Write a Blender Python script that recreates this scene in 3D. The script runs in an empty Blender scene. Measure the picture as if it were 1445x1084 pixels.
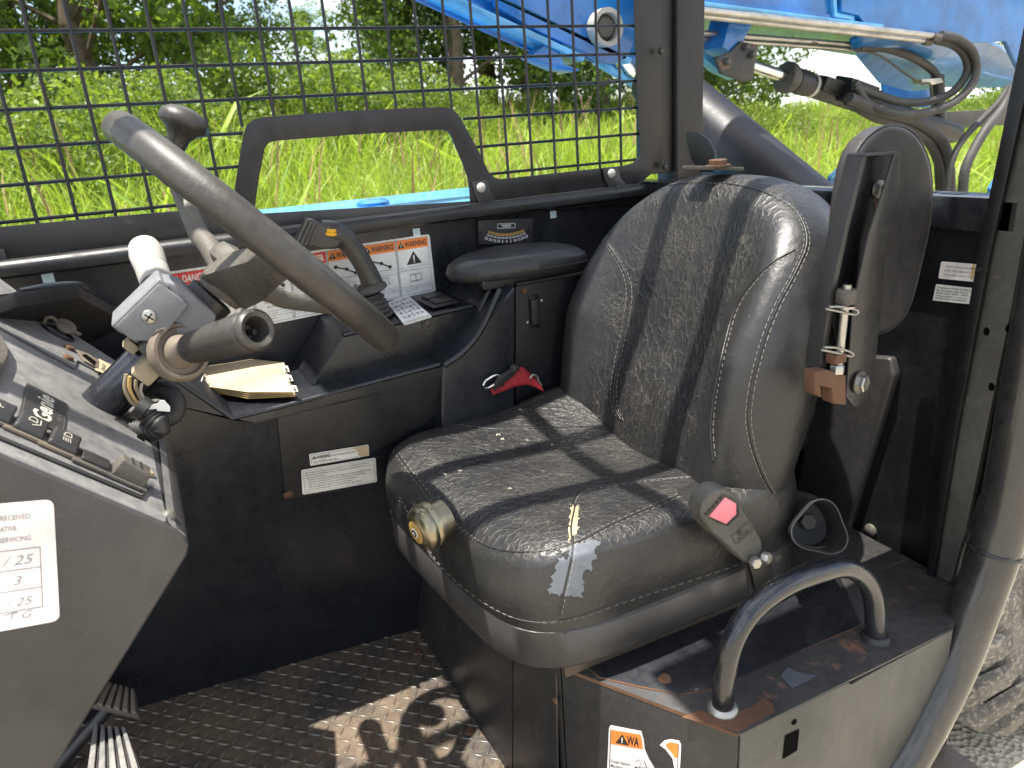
import bpy, bmesh, math, random
import numpy as np
from mathutils import Vector, Matrix
from mathutils.bvhtree import BVHTree
random.seed(7); rng = np.random.default_rng(7)
S = bpy.context.scene
COL = S.collection

# ------------------------------------------------------------------ camera, world, sun, exposure
# x = towards the machine's rear, y = across the cab (away from the open door), z = up
RC = ((0.891019, -0.206310, 0.404439), (-0.448780, -0.264925, 0.853471), (-0.068685, -0.941973, -0.328587))
_X = Vector((2985-722.5, 18-542, 1029.2938)).normalized()
_D = Vector((937-722.5, 3490-542, 1029.2938)).normalized()
_Y = _X.cross(_D)
R3 = Matrix((_X, _Y, -_D))
FPX = 1029.2938
cam = bpy.data.cameras.new('camera'); camo = bpy.data.objects.new('camera', cam); COL.objects.link(camo)
cr = R3 @ Vector((1, 0, 0)); cu = R3 @ Vector((0, -1, 0)); cb = R3 @ Vector((0, 0, -1))
camo.matrix_world = Matrix(((cr.x, cu.x, cb.x, 0), (cr.y, cu.y, cb.y, 0), (cr.z, cu.z, cb.z, 0), (0, 0, 0, 1)))
cam.sensor_width = 36; cam.lens = FPX/1445*36; cam.clip_start = .02; cam.clip_end = 2000
cam.dof.use_dof = True; cam.dof.focus_distance = 1.1; cam.dof.aperture_fstop = 9
S.camera = camo

SUN = Vector((-.20, .0, .98)).normalized()          # towards the sun
w = bpy.data.worlds.new('World'); S.world = w; w.use_nodes = True
nt = w.node_tree; nt.nodes.clear()
wo = nt.nodes.new('ShaderNodeOutputWorld'); bg = nt.nodes.new('ShaderNodeBackground')
sky = nt.nodes.new('ShaderNodeTexSky'); sky.sky_type = 'NISHITA'; sky.sun_disc = False
sky.sun_elevation = math.asin(SUN.z); sky.sun_rotation = math.atan2(SUN.x, SUN.y); sky.dust_density = 1.5
tc = nt.nodes.new('ShaderNodeTexCoord'); nz = nt.nodes.new('ShaderNodeTexNoise'); nz.inputs['Scale'].default_value = 2.6
nz.inputs['Detail'].default_value = 7; nz.inputs['Roughness'].default_value = .6
mp = nt.nodes.new('ShaderNodeMapping'); mp.inputs['Scale'].default_value = (1, 1, 2.2)
cr_ = nt.nodes.new('ShaderNodeValToRGB'); cr_.color_ramp.elements[0].position = .44; cr_.color_ramp.elements[1].position = .60
mx = nt.nodes.new('ShaderNodeMix'); mx.data_type = 'RGBA'; mx.inputs[7].default_value = (9.5, 9.8, 10.2, 1)
L = nt.links.new
L(tc.outputs['Generated'], mp.inputs[0]); L(mp.outputs[0], nz.inputs['Vector']); L(nz.outputs[0], cr_.inputs[0])
L(cr_.outputs[0], mx.inputs[0]); L(sky.outputs[0], mx.inputs[6]); L(mx.outputs[2], bg.inputs[0]); L(bg.outputs[0], wo.inputs[0])
bg.inputs[1].default_value = .115
sl = bpy.data.lights.new('sun', 'SUN'); sl.energy = 5.0; sl.angle = math.radians(.55); sl.color = (1, .955, .87)
so = bpy.data.objects.new('sun', sl); COL.objects.link(so); so.rotation_euler = SUN.to_track_quat('Z', 'Y').to_euler()
S.view_settings.view_transform = 'Standard'; S.view_settings.look = 'None'; S.view_settings.gamma = 1
S.view_settings.use_curve_mapping = False; S.view_settings.exposure = 1.38
S.render.engine = 'CYCLES'

# ------------------------------------------------------------------ survey helpers: sight lines cut with real planes of the machine
def ray(px, py): return R3 @ Vector(((px-722.5)/FPX, (py-542)/FPX, 1))
def AY(px, py, y): d = ray(px, py); return d*(y/d.y)
def AZ(px, py, z): d = ray(px, py); return d*(z/d.z)
def AX(px, py, x): d = ray(px, py); return d*(x/d.x)
def PL(px, py, p, n): d = ray(px, py); p = Vector(p); n = Vector(n); return d*(p.dot(n)/d.dot(n))
V = Vector

# ------------------------------------------------------------------ materials
MATS = {}
class NT:
    def __init__(s, name):
        s.m = bpy.data.materials.new(name); s.m.use_nodes = True; s.t = s.m.node_tree
        s.b = s.t.nodes['Principled BSDF']; s.out = s.t.nodes['Material Output']
        s.tc = s.t.nodes.new('ShaderNodeTexCoord').outputs['Object']
    def n(s, k, **kw):
        x = s.t.nodes.new(k)
        for a, v in kw.items(): setattr(x, a, v)
        return x
    def l(s, a, b): s.t.links.new(a, b)
    def noise(s, sc, det=4, rough=.6, vec=None, scale3=None, dist=0):
        x = s.n('ShaderNodeTexNoise'); x.inputs['Scale'].default_value = sc; x.inputs['Detail'].default_value = det
        x.inputs['Roughness'].default_value = rough; x.inputs['Distortion'].default_value = dist
        v = vec or s.tc
        if scale3:
            m = s.n('ShaderNodeMapping'); m.inputs['Scale'].default_value = scale3[:3]
            if len(scale3) > 3: m.inputs['Rotation'].default_value = scale3[3:]
            s.l(v, m.inputs[0]); v = m.outputs[0]
        s.l(v, x.inputs['Vector']); return x.outputs[0]
    def ramp(s, v, a, b, c0=0, c1=1):
        r = s.n('ShaderNodeMapRange'); r.inputs[1].default_value = a; r.inputs[2].default_value = b
        r.inputs[3].default_value = c0; r.inputs[4].default_value = c1; s.l(v, r.inputs[0]); return r.outputs[0]
    def math(s, op, a, b=0.0):
        m = s.n('ShaderNodeMath', operation=op)
        for i, v in enumerate((a, b)):
            if isinstance(v, (int, float)): m.inputs[i].default_value = v
            else: s.l(v, m.inputs[i])
        return m.outputs[0]
    def mix(s, f, a, b):
        m = s.n('ShaderNodeMix', data_type='RGBA')
        for i, v in ((0, f), (6, a), (7, b)):
            if isinstance(v, (int, float)): m.inputs[i].default_value = v
            elif isinstance(v, (tuple, list)): m.inputs[i].default_value = (*v[:3], 1)
            else: s.l(v, m.inputs[i])
        return m.outputs[2]
    def bump(s, h, st=.3, d=.002, prev=None):
        b = s.n('ShaderNodeBump'); b.inputs['Strength'].default_value = st; b.inputs['Distance'].default_value = d
        s.l(h, b.inputs['Height'])
        if prev: s.l(prev, b.inputs['Normal'])
        s.l(b.outputs[0], s.b.inputs['Normal']); return b.outputs[0]
def worn(name, col, rough=.4, metal=0, dust=.15, dustcol=(.30, .25, .18), scratch=.3, bump=.15, bscale=400, spec=.4, rust=0, updust=.5, coat=0):
    k = NT(name); b = k.b
    n1 = k.noise(7, 6, .65); n2 = k.noise(70, 5, .7)
    c = k.mix(k.ramp(n1, .35, .7), tuple(x*.65 for x in col), tuple(min(1, x*1.25) for x in col))
    # dust, more where surfaces face up
    g = k.n('ShaderNodeNewGeometry'); sx = k.n('ShaderNodeSeparateXYZ'); k.l(g.outputs['Normal'], sx.inputs[0])
    up = k.ramp(sx.outputs[2], -.2, 1, 1-updust, 1)
    d = k.math('MULTIPLY', k.math('MULTIPLY', k.ramp(n1, .25, .8, .35, 1), k.ramp(n2, .3, .75, .3, 1)), up)
    d = k.math('MULTIPLY', d, dust)
    if scratch:
        s1 = k.noise(9, 3, .5, scale3=(60, 3, 9, .3, .6, .9)); s2 = k.noise(9, 3, .5, scale3=(4, 50, 7, .9, .2, 2.1))
        sc = k.math('MAXIMUM', k.ramp(s1, .70, .78), k.ramp(s2, .71, .79))
        d = k.math('ADD', d, k.math('MULTIPLY', sc, scratch*.35))
        spk = k.ramp(k.noise(260, 2, .5), .73, .78); d = k.math('ADD', d, k.math('MULTIPLY', spk, scratch*.5))
    c = k.mix(d, c, dustcol)
    if rust:
        r = k.ramp(k.noise(16, 6, .7), .62-rust*.2, .66); rc = k.mix(k.noise(120, 4), (.07, .032, .018), (.19, .095, .055))
        c = k.mix(r, c, rc)
    k.l(c, b.inputs['Base Color']); b.inputs['Metallic'].default_value = metal
    b.inputs['Specular IOR Level'].default_value = spec; b.inputs['Coat Weight'].default_value = coat
    sm = k.noise(5, 5, .7, scale3=(2.2, 1, .6, .4, .3, .2), dist=.6)
    rr = k.math('ADD', k.math('ADD', k.ramp(n2, .3, .7, rough-.05, rough+.06), k.ramp(sm, .35, .65, -.05, .14)), k.math('MULTIPLY', d, .6))
    k.l(rr, b.inputs['Roughness'])
    k.bump(k.noise(bscale, 3, .6), bump, .001, k.bump(k.noise(14, 3, .5), .12, .01) if coat == 0 else None)
    MATS[name] = k.m; return k.m
black = worn('black_paint', (.006, .008, .013), .24, dust=.06, scratch=.35, bump=.06, coat=.35)
holed = worn('dark_opening', (.002, .002, .002), .9, dust=0, scratch=0, bump=0, spec=.05)
blackd = worn('dusty_black_paint', (.012, .013, .015), .34, dust=.10, scratch=.4, bump=.12)
blackr = worn('rusting_black_paint', (.014, .015, .019), .38, dust=.16, scratch=.4, bump=.1, rust=.22)
rear = worn('satin_black_paint', (.004, .0045, .0055), .38, dust=.03, dustcol=(.22, .22, .23), scratch=.25, bump=.05)
wire = worn('guard_paint', (.006, .006, .008), .4, dust=.03, scratch=0, bump=.05)
plast = worn('dash_plastic', (.06, .061, .065), .50, dust=.95, dustcol=(.34, .32, .29), scratch=.5, bump=.5, bscale=900, updust=.75)
knobm = worn('brassy_knob_metal', (.24, .215, .15), .3, metal=1, dust=.15, dustcol=(.2, .16, .1), scratch=.1, bump=.05)
sidep = worn('side_plastic', (.026, .025, .026), .42, dust=.12, dustcol=(.25, .22, .18), scratch=.4, bump=.2, bscale=700)
brown = worn('dirty_brown_steel', (.045, .034, .024), .5, dust=.4, dustcol=(.14, .10, .065), scratch=.2, bump=.3, rust=.1)
khaki = worn('dust_and_bounce_steel', (.040, .039, .035), .42, dust=.36, dustcol=(.24, .23, .19), scratch=.8, bump=.15)  # paler colour; on the seat box side it includes light off the ground
tubem = worn('scuffed_frame_paint', (.014, .014, .015), .25, dust=.17, dustcol=(.26, .25, .21), scratch=.7, bump=.12, coat=.3)
plast2 = worn('black_plastic', (.018, .018, .020), .42, dust=.10, scratch=.1, bump=.2, bscale=700)
console = worn('console_black', (.006, .0075, .011), .27, dust=.06, dustcol=(.22, .22, .23), scratch=.4, bump=.12, bscale=500)
rubber = worn('rim_rubber', (.022, .021, .020), .34, dust=.22, dustcol=(.30, .26, .20), scratch=.2, bump=.3, bscale=300)
castg = worn('cast_hub', (.045, .043, .039), .46, dust=.38, dustcol=(.33, .28, .2), scratch=.1, bump=.8, bscale=350)
grey = worn('grey_housing', (.13, .135, .15), .42, dust=.3, dustcol=(.42, .38, .32), scratch=.2, bump=.2)
white = worn('white_plastic', (.38, .365, .33), .4, dust=.25, dustcol=(.35, .30, .22), scratch=.3, bump=.2)
beige = worn('yellowed_plastic', (.27, .22, .145), .45, dust=.4, dustcol=(.25, .18, .1), scratch=.1, bump=.2)
tan = worn('tan_trim', (.15, .12, .09), .5, dust=.5, dustcol=(.09, .075, .06), scratch=.1)
steel = worn('zinc_steel', (.42, .41, .38), .36, metal=.9, dust=.25, dustcol=(.3, .25, .18), scratch=0, bump=.2)
chrome = worn('polished_steel', (.75, .74, .70), .12, metal=1, dust=.05, scratch=0, bump=.05)
rusty = worn('rusty_steel', (.10, .050, .028), .75, metal=.1, dust=.35, dustcol=(.17, .09, .05), scratch=0, bump=.9, bscale=220)
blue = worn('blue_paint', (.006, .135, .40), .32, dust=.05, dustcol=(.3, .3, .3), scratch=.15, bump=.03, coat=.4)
bluel = worn('lit_blue_paint', (.07, .33, .62), .3, dust=.12, dustcol=(.5, .5, .5), scratch=.1, bump=.03, coat=.4)  # lighter copy of the blue paint, sunlight mixed into its colour
hose = worn('hose_rubber', (.022, .022, .023), .5, dust=.28, dustcol=(.28, .25, .2), scratch=0, bump=.5, bscale=250)
paper = worn('decal_white', (.66, .66, .63), .38, dust=.22, dustcol=(.32, .27, .20), scratch=.25, bump=.02)
paperw = worn('label_paper', (.70, .66, .64), .45, dust=.10, dustcol=(.42, .33, .26), scratch=.1, bump=.02)
manila = worn('manila_card', (.44, .35, .22), .7, dust=.3, dustcol=(.33, .23, .13), scratch=.1, bump=.2, bscale=200)
manila2 = worn('yellow_card', (.55, .37, .13), .7, dust=.2, dustcol=(.35, .24, .12), scratch=.1, bump=.2)
orange = worn('orange_ink', (.80, .22, .035), .4, dust=.12, scratch=.2, bump=.02)
redink = worn('red_ink', (.62, .02, .02), .4, dust=.1, scratch=.1, bump=.02)
ink = worn('black_ink', (.015, .015, .015), .4, dust=.03, scratch=0, bump=.02)
greyink = worn('grey_ink', (.22, .20, .22), .5, dust=0, scratch=0, bump=.02)
yellow = worn('yellow_plastic', (.80, .40, .01), .35, dust=.08, scratch=.05, bump=.05)
redbelt = worn('red_webbing', (.36, .015, .025), .75, dust=.12, scratch=0, bump=.8, bscale=600)
pink = worn('faded_red_button', (.78, .20, .25), .4, dust=.12, dustcol=(.6, .45, .4), scratch=.1, bump=.05)
buckm = worn('buckle_plastic', (.045, .044, .040), .42, dust=.35, dustcol=(.30, .27, .2), scratch=.1, bump=.2)
thread = worn('pale_thread', (.22, .205, .17), .7, dust=.1, scratch=0)
tape = worn('silver_tape', (.09, .10, .115), .35, dust=.55, dustcol=(.035, .035, .035), scratch=0, bump=.4, bscale=300)
foam = worn('torn_foam', (.38, .29, .17), .9, dust=.4, dustcol=(.35, .25, .15), scratch=0, bump=.9)
amberm = worn('amber_fluid', (.32, .20, .06), .3, dust=.1, scratch=0)
emblem = worn('pale_lettering', (.50, .47, .38), .5, dust=.2, scratch=.1)
holem = worn('painted_daylight', (.6, .75, .85), .5, dust=0, scratch=0)

def leather_mat(name, dustc=.5, creases=1.0, mode=None):
    k = NT(name); b = k.b
    warp = k.n('ShaderNodeTexNoise'); warp.inputs['Scale'].default_value = 22; warp.inputs['Detail'].default_value = 4; k.l(k.tc, warp.inputs['Vector'])
    wv = k.n('ShaderNodeVectorMath', operation='MULTIPLY_ADD'); k.l(warp.outputs[1], wv.inputs[0]); wv.inputs[1].default_value = (.035,)*3; k.l(k.tc, wv.inputs[2])
    def crack(sc, s3):
        m = k.n('ShaderNodeMapping'); m.inputs['Scale'].default_value = s3; k.l(wv.outputs[0], m.inputs[0])
        v = k.n('ShaderNodeTexVoronoi', feature='DISTANCE_TO_EDGE'); v.inputs['Scale'].default_value = sc; k.l(m.outputs[0], v.inputs['Vector'])
        return v.outputs[0]
    c1 = crack(55, (1, 1.25, .55)); c2 = crack(120, (1, 1.1, .8))
    l1 = k.ramp(c1, 0, .045, 1, 0); l2 = k.ramp(c2, 0, .07, 1, 0)
    brk = k.ramp(k.noise(75, 3, .6), .40, .56); l1 = k.math('MULTIPLY', l1, brk); wr = k.ramp(c1, 0, .22, 1, 0)
    area = k.ramp(k.noise(9, 4, .6), .40, .62)
    area2 = k.ramp(k.noise(13, 4, .6, scale3=(1, 1, 1.3)), .45, .6)
    lines = k.math('MAXIMUM', k.math('MULTIPLY', l1, k.ramp(area, 0, 1, .25, 1)), k.math('MULTIPLY', l2, k.math('MULTIPLY', area2, .75)))
    g = k.n('ShaderNodeNewGeometry'); sx = k.n('ShaderNodeSeparateXYZ'); k.l(g.outputs['Normal'], sx.inputs[0])
    msk = creases
    if mode == 'cushion': msk = k.ramp(sx.outputs[2], .45, .9, .12, 1)
    if mode == 'back':
        so_ = k.n('ShaderNodeSeparateXYZ'); k.l(k.tc, so_.inputs[0]); msk = k.ramp(k.math('ABSOLUTE', so_.outputs[1]), .14, .19, 1, .12)
    lines = k.math('MULTIPLY', lines, msk)
    haze = k.math('MULTIPLY', k.math('MULTIPLY', k.ramp(k.noise(5, 5, .6), .3, .7), k.ramp(sx.outputs[2], -.3, .9, .25, 1)), .09*dustc)
    base = k.mix(haze, (.011, .0115, .013), (.36, .31, .23))
    c = k.mix(k.math('MULTIPLY', lines, .29*dustc), base, (.34, .30, .225))
    spk = k.ramp(k.noise(140, 2, .5), .76, .79); c = k.mix(k.math('MULTIPLY', spk, .25), c, (.4, .38, .34))
    k.l(c, b.inputs['Base Color']); b.inputs['Specular IOR Level'].default_value = .42
    k.l(k.math('ADD', k.ramp(k.noise(40, 4), .3, .7, .33, .46), k.math('MULTIPLY', lines, .25)), b.inputs['Roughness'])
    n1 = k.bump(k.noise(900, 2, .5), .25, .0006)
    n2 = k.bump(k.math('MULTIPLY', wr, msk), .45, .0016, k.bump(lines, .5, .001, n1))
    k.bump(k.noise(16, 4, .55, vec=wv.outputs[0]), .35, .008, n2)
    return k.m
leather = leather_mat('cracked_black_vinyl', .5, 1, 'cushion'); leather_b = leather_mat('cracked_backrest_vinyl', .5, 1, 'back'); leather_s = leather_mat('smooth_black_vinyl', .35, .35)

def foliage(name, c0, c1, trans=.45, rough=.5):
    k = NT(name); b = k.b
    g = k.n('ShaderNodeNewGeometry'); oi = k.n('ShaderNodeObjectInfo')
    r = k.mix(g.outputs['Random Per Island'], c0, c1)
    r = k.mix(k.math('MULTIPLY', oi.outputs['Random'], .3), r, (c1[0]*1.1, c1[1], c1[2]*.8))
    k.l(r, b.inputs['Base Color']); b.inputs['Roughness'].default_value = rough
    t = k.n('ShaderNodeBsdfTranslucent'); tcol = k.mix(.5, r, (.30, .42, .03)); k.l(tcol, t.inputs[0])
    m = k.n('ShaderNodeMixShader'); m.inputs[0].default_value = trans
    k.l(b.outputs[0], m.inputs[1]); k.l(t.outputs[0], m.inputs[2]); k.l(m.outputs[0], k.out.inputs[0]); return k.m
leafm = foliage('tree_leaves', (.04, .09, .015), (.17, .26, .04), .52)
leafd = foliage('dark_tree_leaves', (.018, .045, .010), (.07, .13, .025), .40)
bushm = foliage('shrub_leaves', (.045, .095, .016), (.19, .26, .035), .45)
grassm = foliage('grass_blades', (.13, .24, .02), (.36, .46, .06), .5)
seedm = foliage('seed_heads', (.20, .11, .06), (.35, .20, .12), .2)
bark = worn('bark', (.10, .075, .05), .9, dust=.2, scratch=0, bump=1, bscale=30)

def simple(name, fn): k = NT(name); fn(k); return k.m
def f_gravel(k):
    v = k.n('ShaderNodeTexVoronoi'); v.inputs['Scale'].default_value = 55; k.l(k.tc, v.inputs['Vector'])
    c = k.mix(v.outputs['Color'], (.30, .26, .19), (.58, .52, .42)); c = k.mix(k.ramp(k.noise(6), .3, .7), c, (.45, .39, .29))
    k.l(c, k.b.inputs['Base Color']); k.b.inputs['Roughness'].default_value = .9; k.bump(v.outputs['Distance'], .9, .012)
gravelm = simple('gravel_ground', f_gravel)
def f_field(k):
    c = k.mix(k.ramp(k.noise(3), .3, .7), (.05, .08, .02), (.12, .17, .04)); k.l(c, k.b.inputs['Base Color']); k.b.inputs['Roughness'].default_value = .95
fieldm = simple('field_soil', f_field)
def f_floor(k):
    n = k.ramp(k.noise(4.5, 6, .65), .35, .62); n2 = k.noise(45, 5, .7)
    c = k.mix(n, (.035, .034, .034), (.125, .090, .060)); c = k.mix(k.math('MULTIPLY', k.ramp(n2, .45, .8), .5), c, (.20, .155, .11))
    k.l(c, k.b.inputs['Base Color']); k.b.inputs['Metallic'].default_value = .15
    k.l(k.ramp(n2, .3, .7, .38, .62), k.b.inputs['Roughness']); k.bump(k.noise(160, 4), .5, .0015)
floorm = simple('dirty_tread_plate', f_floor)
def f_lug(k):
    n = k.ramp(k.noise(4.5, 6, .65), .35, .62); n2 = k.noise(60, 5, .7)
    c = k.mix(n, (.060, .060, .062), (.14, .115, .085)); c = k.mix(k.ramp(n2, .55, .8), c, (.22, .18, .135))
    k.l(c, k.b.inputs['Base Color']); k.b.inputs['Metallic'].default_value = .35; k.b.inputs['Roughness'].default_value = .38; k.bump(k.noise(160, 4), .4, .001)
lugm = simple('worn_tread_lugs', f_lug)
def f_tyre(k):
    n = k.noise(9, 6, .65); c = k.mix(k.ramp(n, .35, .7), (.055, .052, .046), (.15, .138, .118)); c = k.mix(k.ramp(k.noise(80, 3), .5, .75), c, (.33, .29, .23))
    k.l(c, k.b.inputs['Base Color']); k.b.inputs['Roughness'].default_value = .85; k.bump(k.noise(40, 5, .7), .35, .003)
tyrem = simple('dusty_tyre_rubber', f_tyre)

# ------------------------------------------------------------------ object helpers
ORG = {}
def org(o): return ORG.get(o.name, V((0, 0, 0))) if o else V((0, 0, 0))
def tag(o, label=None, cat=None, group=None, kind=None):
    if label: o['label'] = label
    if cat: o['category'] = cat
    if group: o['group'] = group
    if kind: o['kind'] = kind
    return o
def thing(name, loc, label, cat, group=None):
    o = bpy.data.objects.new(name, None); COL.objects.link(o); o.location = loc; o.empty_display_size = .05
    ORG[o.name] = V(loc); return tag(o, label, cat, group)
def link(name, me, mat, parent=None, base=None, smooth=None):
    """mesh vertices are given in world coordinates"""
    o = bpy.data.objects.new(name, me); COL.objects.link(o)
    if base is None:
        base = org(parent) if parent else (sum((v.co for v in me.vertices), V())/max(1, len(me.vertices)))
    base = V(base); me.transform(Matrix.Translation(-base)); ORG[o.name] = base
    if parent: o.parent = parent; o.location = base-org(parent)
    else: o.location = base
    if mat: me.materials.append(mat)
    if smooth is not None and len(me.polygons):
        me.polygons.foreach_set('use_smooth', [True]*len(me.polygons))
        if smooth < 180: me.set_sharp_from_angle(angle=math.radians(smooth))
    return o
def frombm(bm, name, mat, parent=None, smooth=35, bevel=0, seg=2, base=None):
    bmesh.ops.recalc_face_normals(bm, faces=bm.faces)
    if bevel:
        es = [e for e in bm.edges if len(e.link_faces) == 2 and e.calc_face_angle(0) > .5]
        bmesh.ops.bevel(bm, geom=es, offset=bevel, segments=seg, profile=.6, affect='EDGES', clamp_overlap=True)
    me = bpy.data.meshes.new(name); bm.to_mesh(me); bm.free(); return link(name, me, mat, parent, base, smooth)
def prism_bm(bm, pts, ext):
    ext = V(ext); a = [bm.verts.new(p) for p in pts]; b = [bm.verts.new(V(p)+ext) for p in pts]; n = len(pts)
    bm.faces.new(a); bm.faces.new(b[::-1])
    for i in range(n): bm.faces.new((a[i], b[i], b[(i+1) % n], a[(i+1) % n]))
def prism(name, pts, ext, mat, parent=None, bevel=.0015, seg=2, smooth=35):
    bm = bmesh.new(); prism_bm(bm, pts, ext); return frombm(bm, name, mat, parent, smooth, bevel, seg)
def box_bm(bm, c, s, rot=None):
    r = bmesh.ops.create_cube(bm, size=1); m = Matrix.Translation(c) @ ((rot or Matrix.Identity(3)).to_4x4()) @ Matrix.Diagonal((*s, 1))
    bmesh.ops.transform(bm, matrix=m, verts=r['verts'])
def box(name, c, s, mat, parent=None, rot=None, bevel=.002, seg=2):
    bm = bmesh.new(); box_bm(bm, c, s, rot); return frombm(bm, name, mat, parent, 35, bevel, seg)
def basis(x, z):
    """rotation with local x along x and local z near z"""
    x = V(x).normalized(); z = V(z); y = z.cross(x).normalized(); z = x.cross(y); return Matrix((x, y, z)).transposed()
def axis_basis(ax):
    ax = V(ax).normalized(); t = V((0, 0, 1)) if abs(ax.z) < .9 else V((1, 0, 0)); x = t.cross(ax).normalized(); return x, ax.cross(x).normalized(), ax
def lathe_bm(bm, prof, o, ax, seg=32, sq=None):
    x, y, a = axis_basis(ax); o = V(o); rings = []
    for r, h in prof:
        if r < 1e-6: rings.append([bm.verts.new(o+a*h)]); continue
        ring = []
        for i in range(seg):
            t = 2*math.pi*i/seg; rr = r*(sq(t, h) if sq else 1)
            ring.append(bm.verts.new(o+a*h+x*(rr*math.cos(t))+y*(rr*math.sin(t))))
        rings.append(ring)
    for p, q in zip(rings, rings[1:]):
        for i in range(seg):
            j = (i+1) % seg
            if len(p) == 1 and len(q) == 1: break
            if len(p) == 1: bm.faces.new((p[0], q[i], q[j]))
            elif len(q) == 1: bm.faces.new((p[i], q[0], p[j]))
            else: bm.faces.new((p[i], q[i], q[j], p[j]))
def lathe(name, prof, o, ax, mat, parent=None, seg=32, smooth=40, sq=None):
    bm = bmesh.new(); lathe_bm(bm, prof, o, ax, seg, sq); return frombm(bm, name, mat, parent, smooth)
def cyl(name, a, b, r, mat, parent=None, seg=24, r2=None, bev=None):
    a = V(a); b = V(b); h = (b-a).length; r2 = r if r2 is None else r2; e = bev if bev is not None else min(r, h)*.12
    return lathe(name, [(0, 0), (r-e, 0), (r, e), (r2, h-e), (r2-e, h), (0, h)], a, b-a, mat, parent, seg)
def smoothpts(pts, n=8, closed=False):
    P = [V(p) for p in pts]; out = []; m = len(P)
    rg = range(m if closed else m-1)
    for i in rg:
        p0 = P[(i-1) % m] if (closed or i > 0) else P[0]*2-P[1]; p1 = P[i]; p2 = P[(i+1) % m]
        p3 = P[(i+2) % m] if (closed or i+2 < m) else P[-1]*2-P[-2]
        for k in range(n):
            t = k/n; out.append(.5*((2*p1)+(p2-p0)*t+(2*p0-5*p1+4*p2-p3)*t*t+(3*p1-p0-3*p2+p3)*t**3))
    if not closed: out.append(P[-1])
    return out
def tube_bm(bm, pts, r, seg=12, closed=False, rfn=None, cap=True):
    P = [V(p) for p in pts]; n = len(P); rings = []; up = None
    for i in range(n):
        if closed: d = P[(i+1) % n]-P[i-1]
        else: d = P[min(i+1, n-1)]-P[max(i-1, 0)]
        d = d.normalized()
        if up is None: up = axis_basis(d)[0]
        up = (up-d*up.dot(d)).normalized(); sd = d.cross(up); rr = r if rfn is None else rfn(i/(n-1))
        rings.append([bm.verts.new(P[i]+up*(rr*math.cos(2*math.pi*k/seg))+sd*(rr*math.sin(2*math.pi*k/seg))) for k in range(seg)])
    for i in range(n if closed else n-1):
        p = rings[i]; q = rings[(i+1) % n]
        off = 0
        if closed and i == n-1:
            off = min(range(seg), key=lambda o: sum((p[k].co-q[(k+o) % seg].co).length for k in range(0, seg, 3)))
        for k in range(seg): bm.faces.new((p[k], q[(k+off) % seg], q[(k+1+off) % seg], p[(k+1) % seg]))
    if not closed and cap: bm.faces.new(rings[0]); bm.faces.new(rings[-1][::-1])
def tube(name, pts, r, mat, parent=None, seg=14, closed=False, n=8, rfn=None, smooth=50):
    bm = bmesh.new(); tube_bm(bm, smoothpts(pts, n, closed) if n > 1 else pts, r, seg, closed, rfn); return frombm(bm, name, mat, parent, smooth)
def bolt(name, c, nrm, r, h, mat, parent, hexa=True, washer=None, wm=None):
    c = V(c); nrm = V(nrm).normalized(); bm = bmesh.new(); 
    if washer: lathe_bm(bm, [(0, 0), (washer, 0), (washer, r*.18), (0, r*.18)], c, nrm, 24)
    if hexa: lathe_bm(bm, [(0, 0), (r, 0), (r, h*.85), (r*.86, h), (0, h)], c, nrm, 6)
    else: lathe_bm(bm, [(0, 0), (r, 0), (r, h*.3), (r*.8, h*.8), (r*.4, h), (0, h)], c, nrm, 20)
    return frombm(bm, name, mat, parent, 40)

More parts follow.
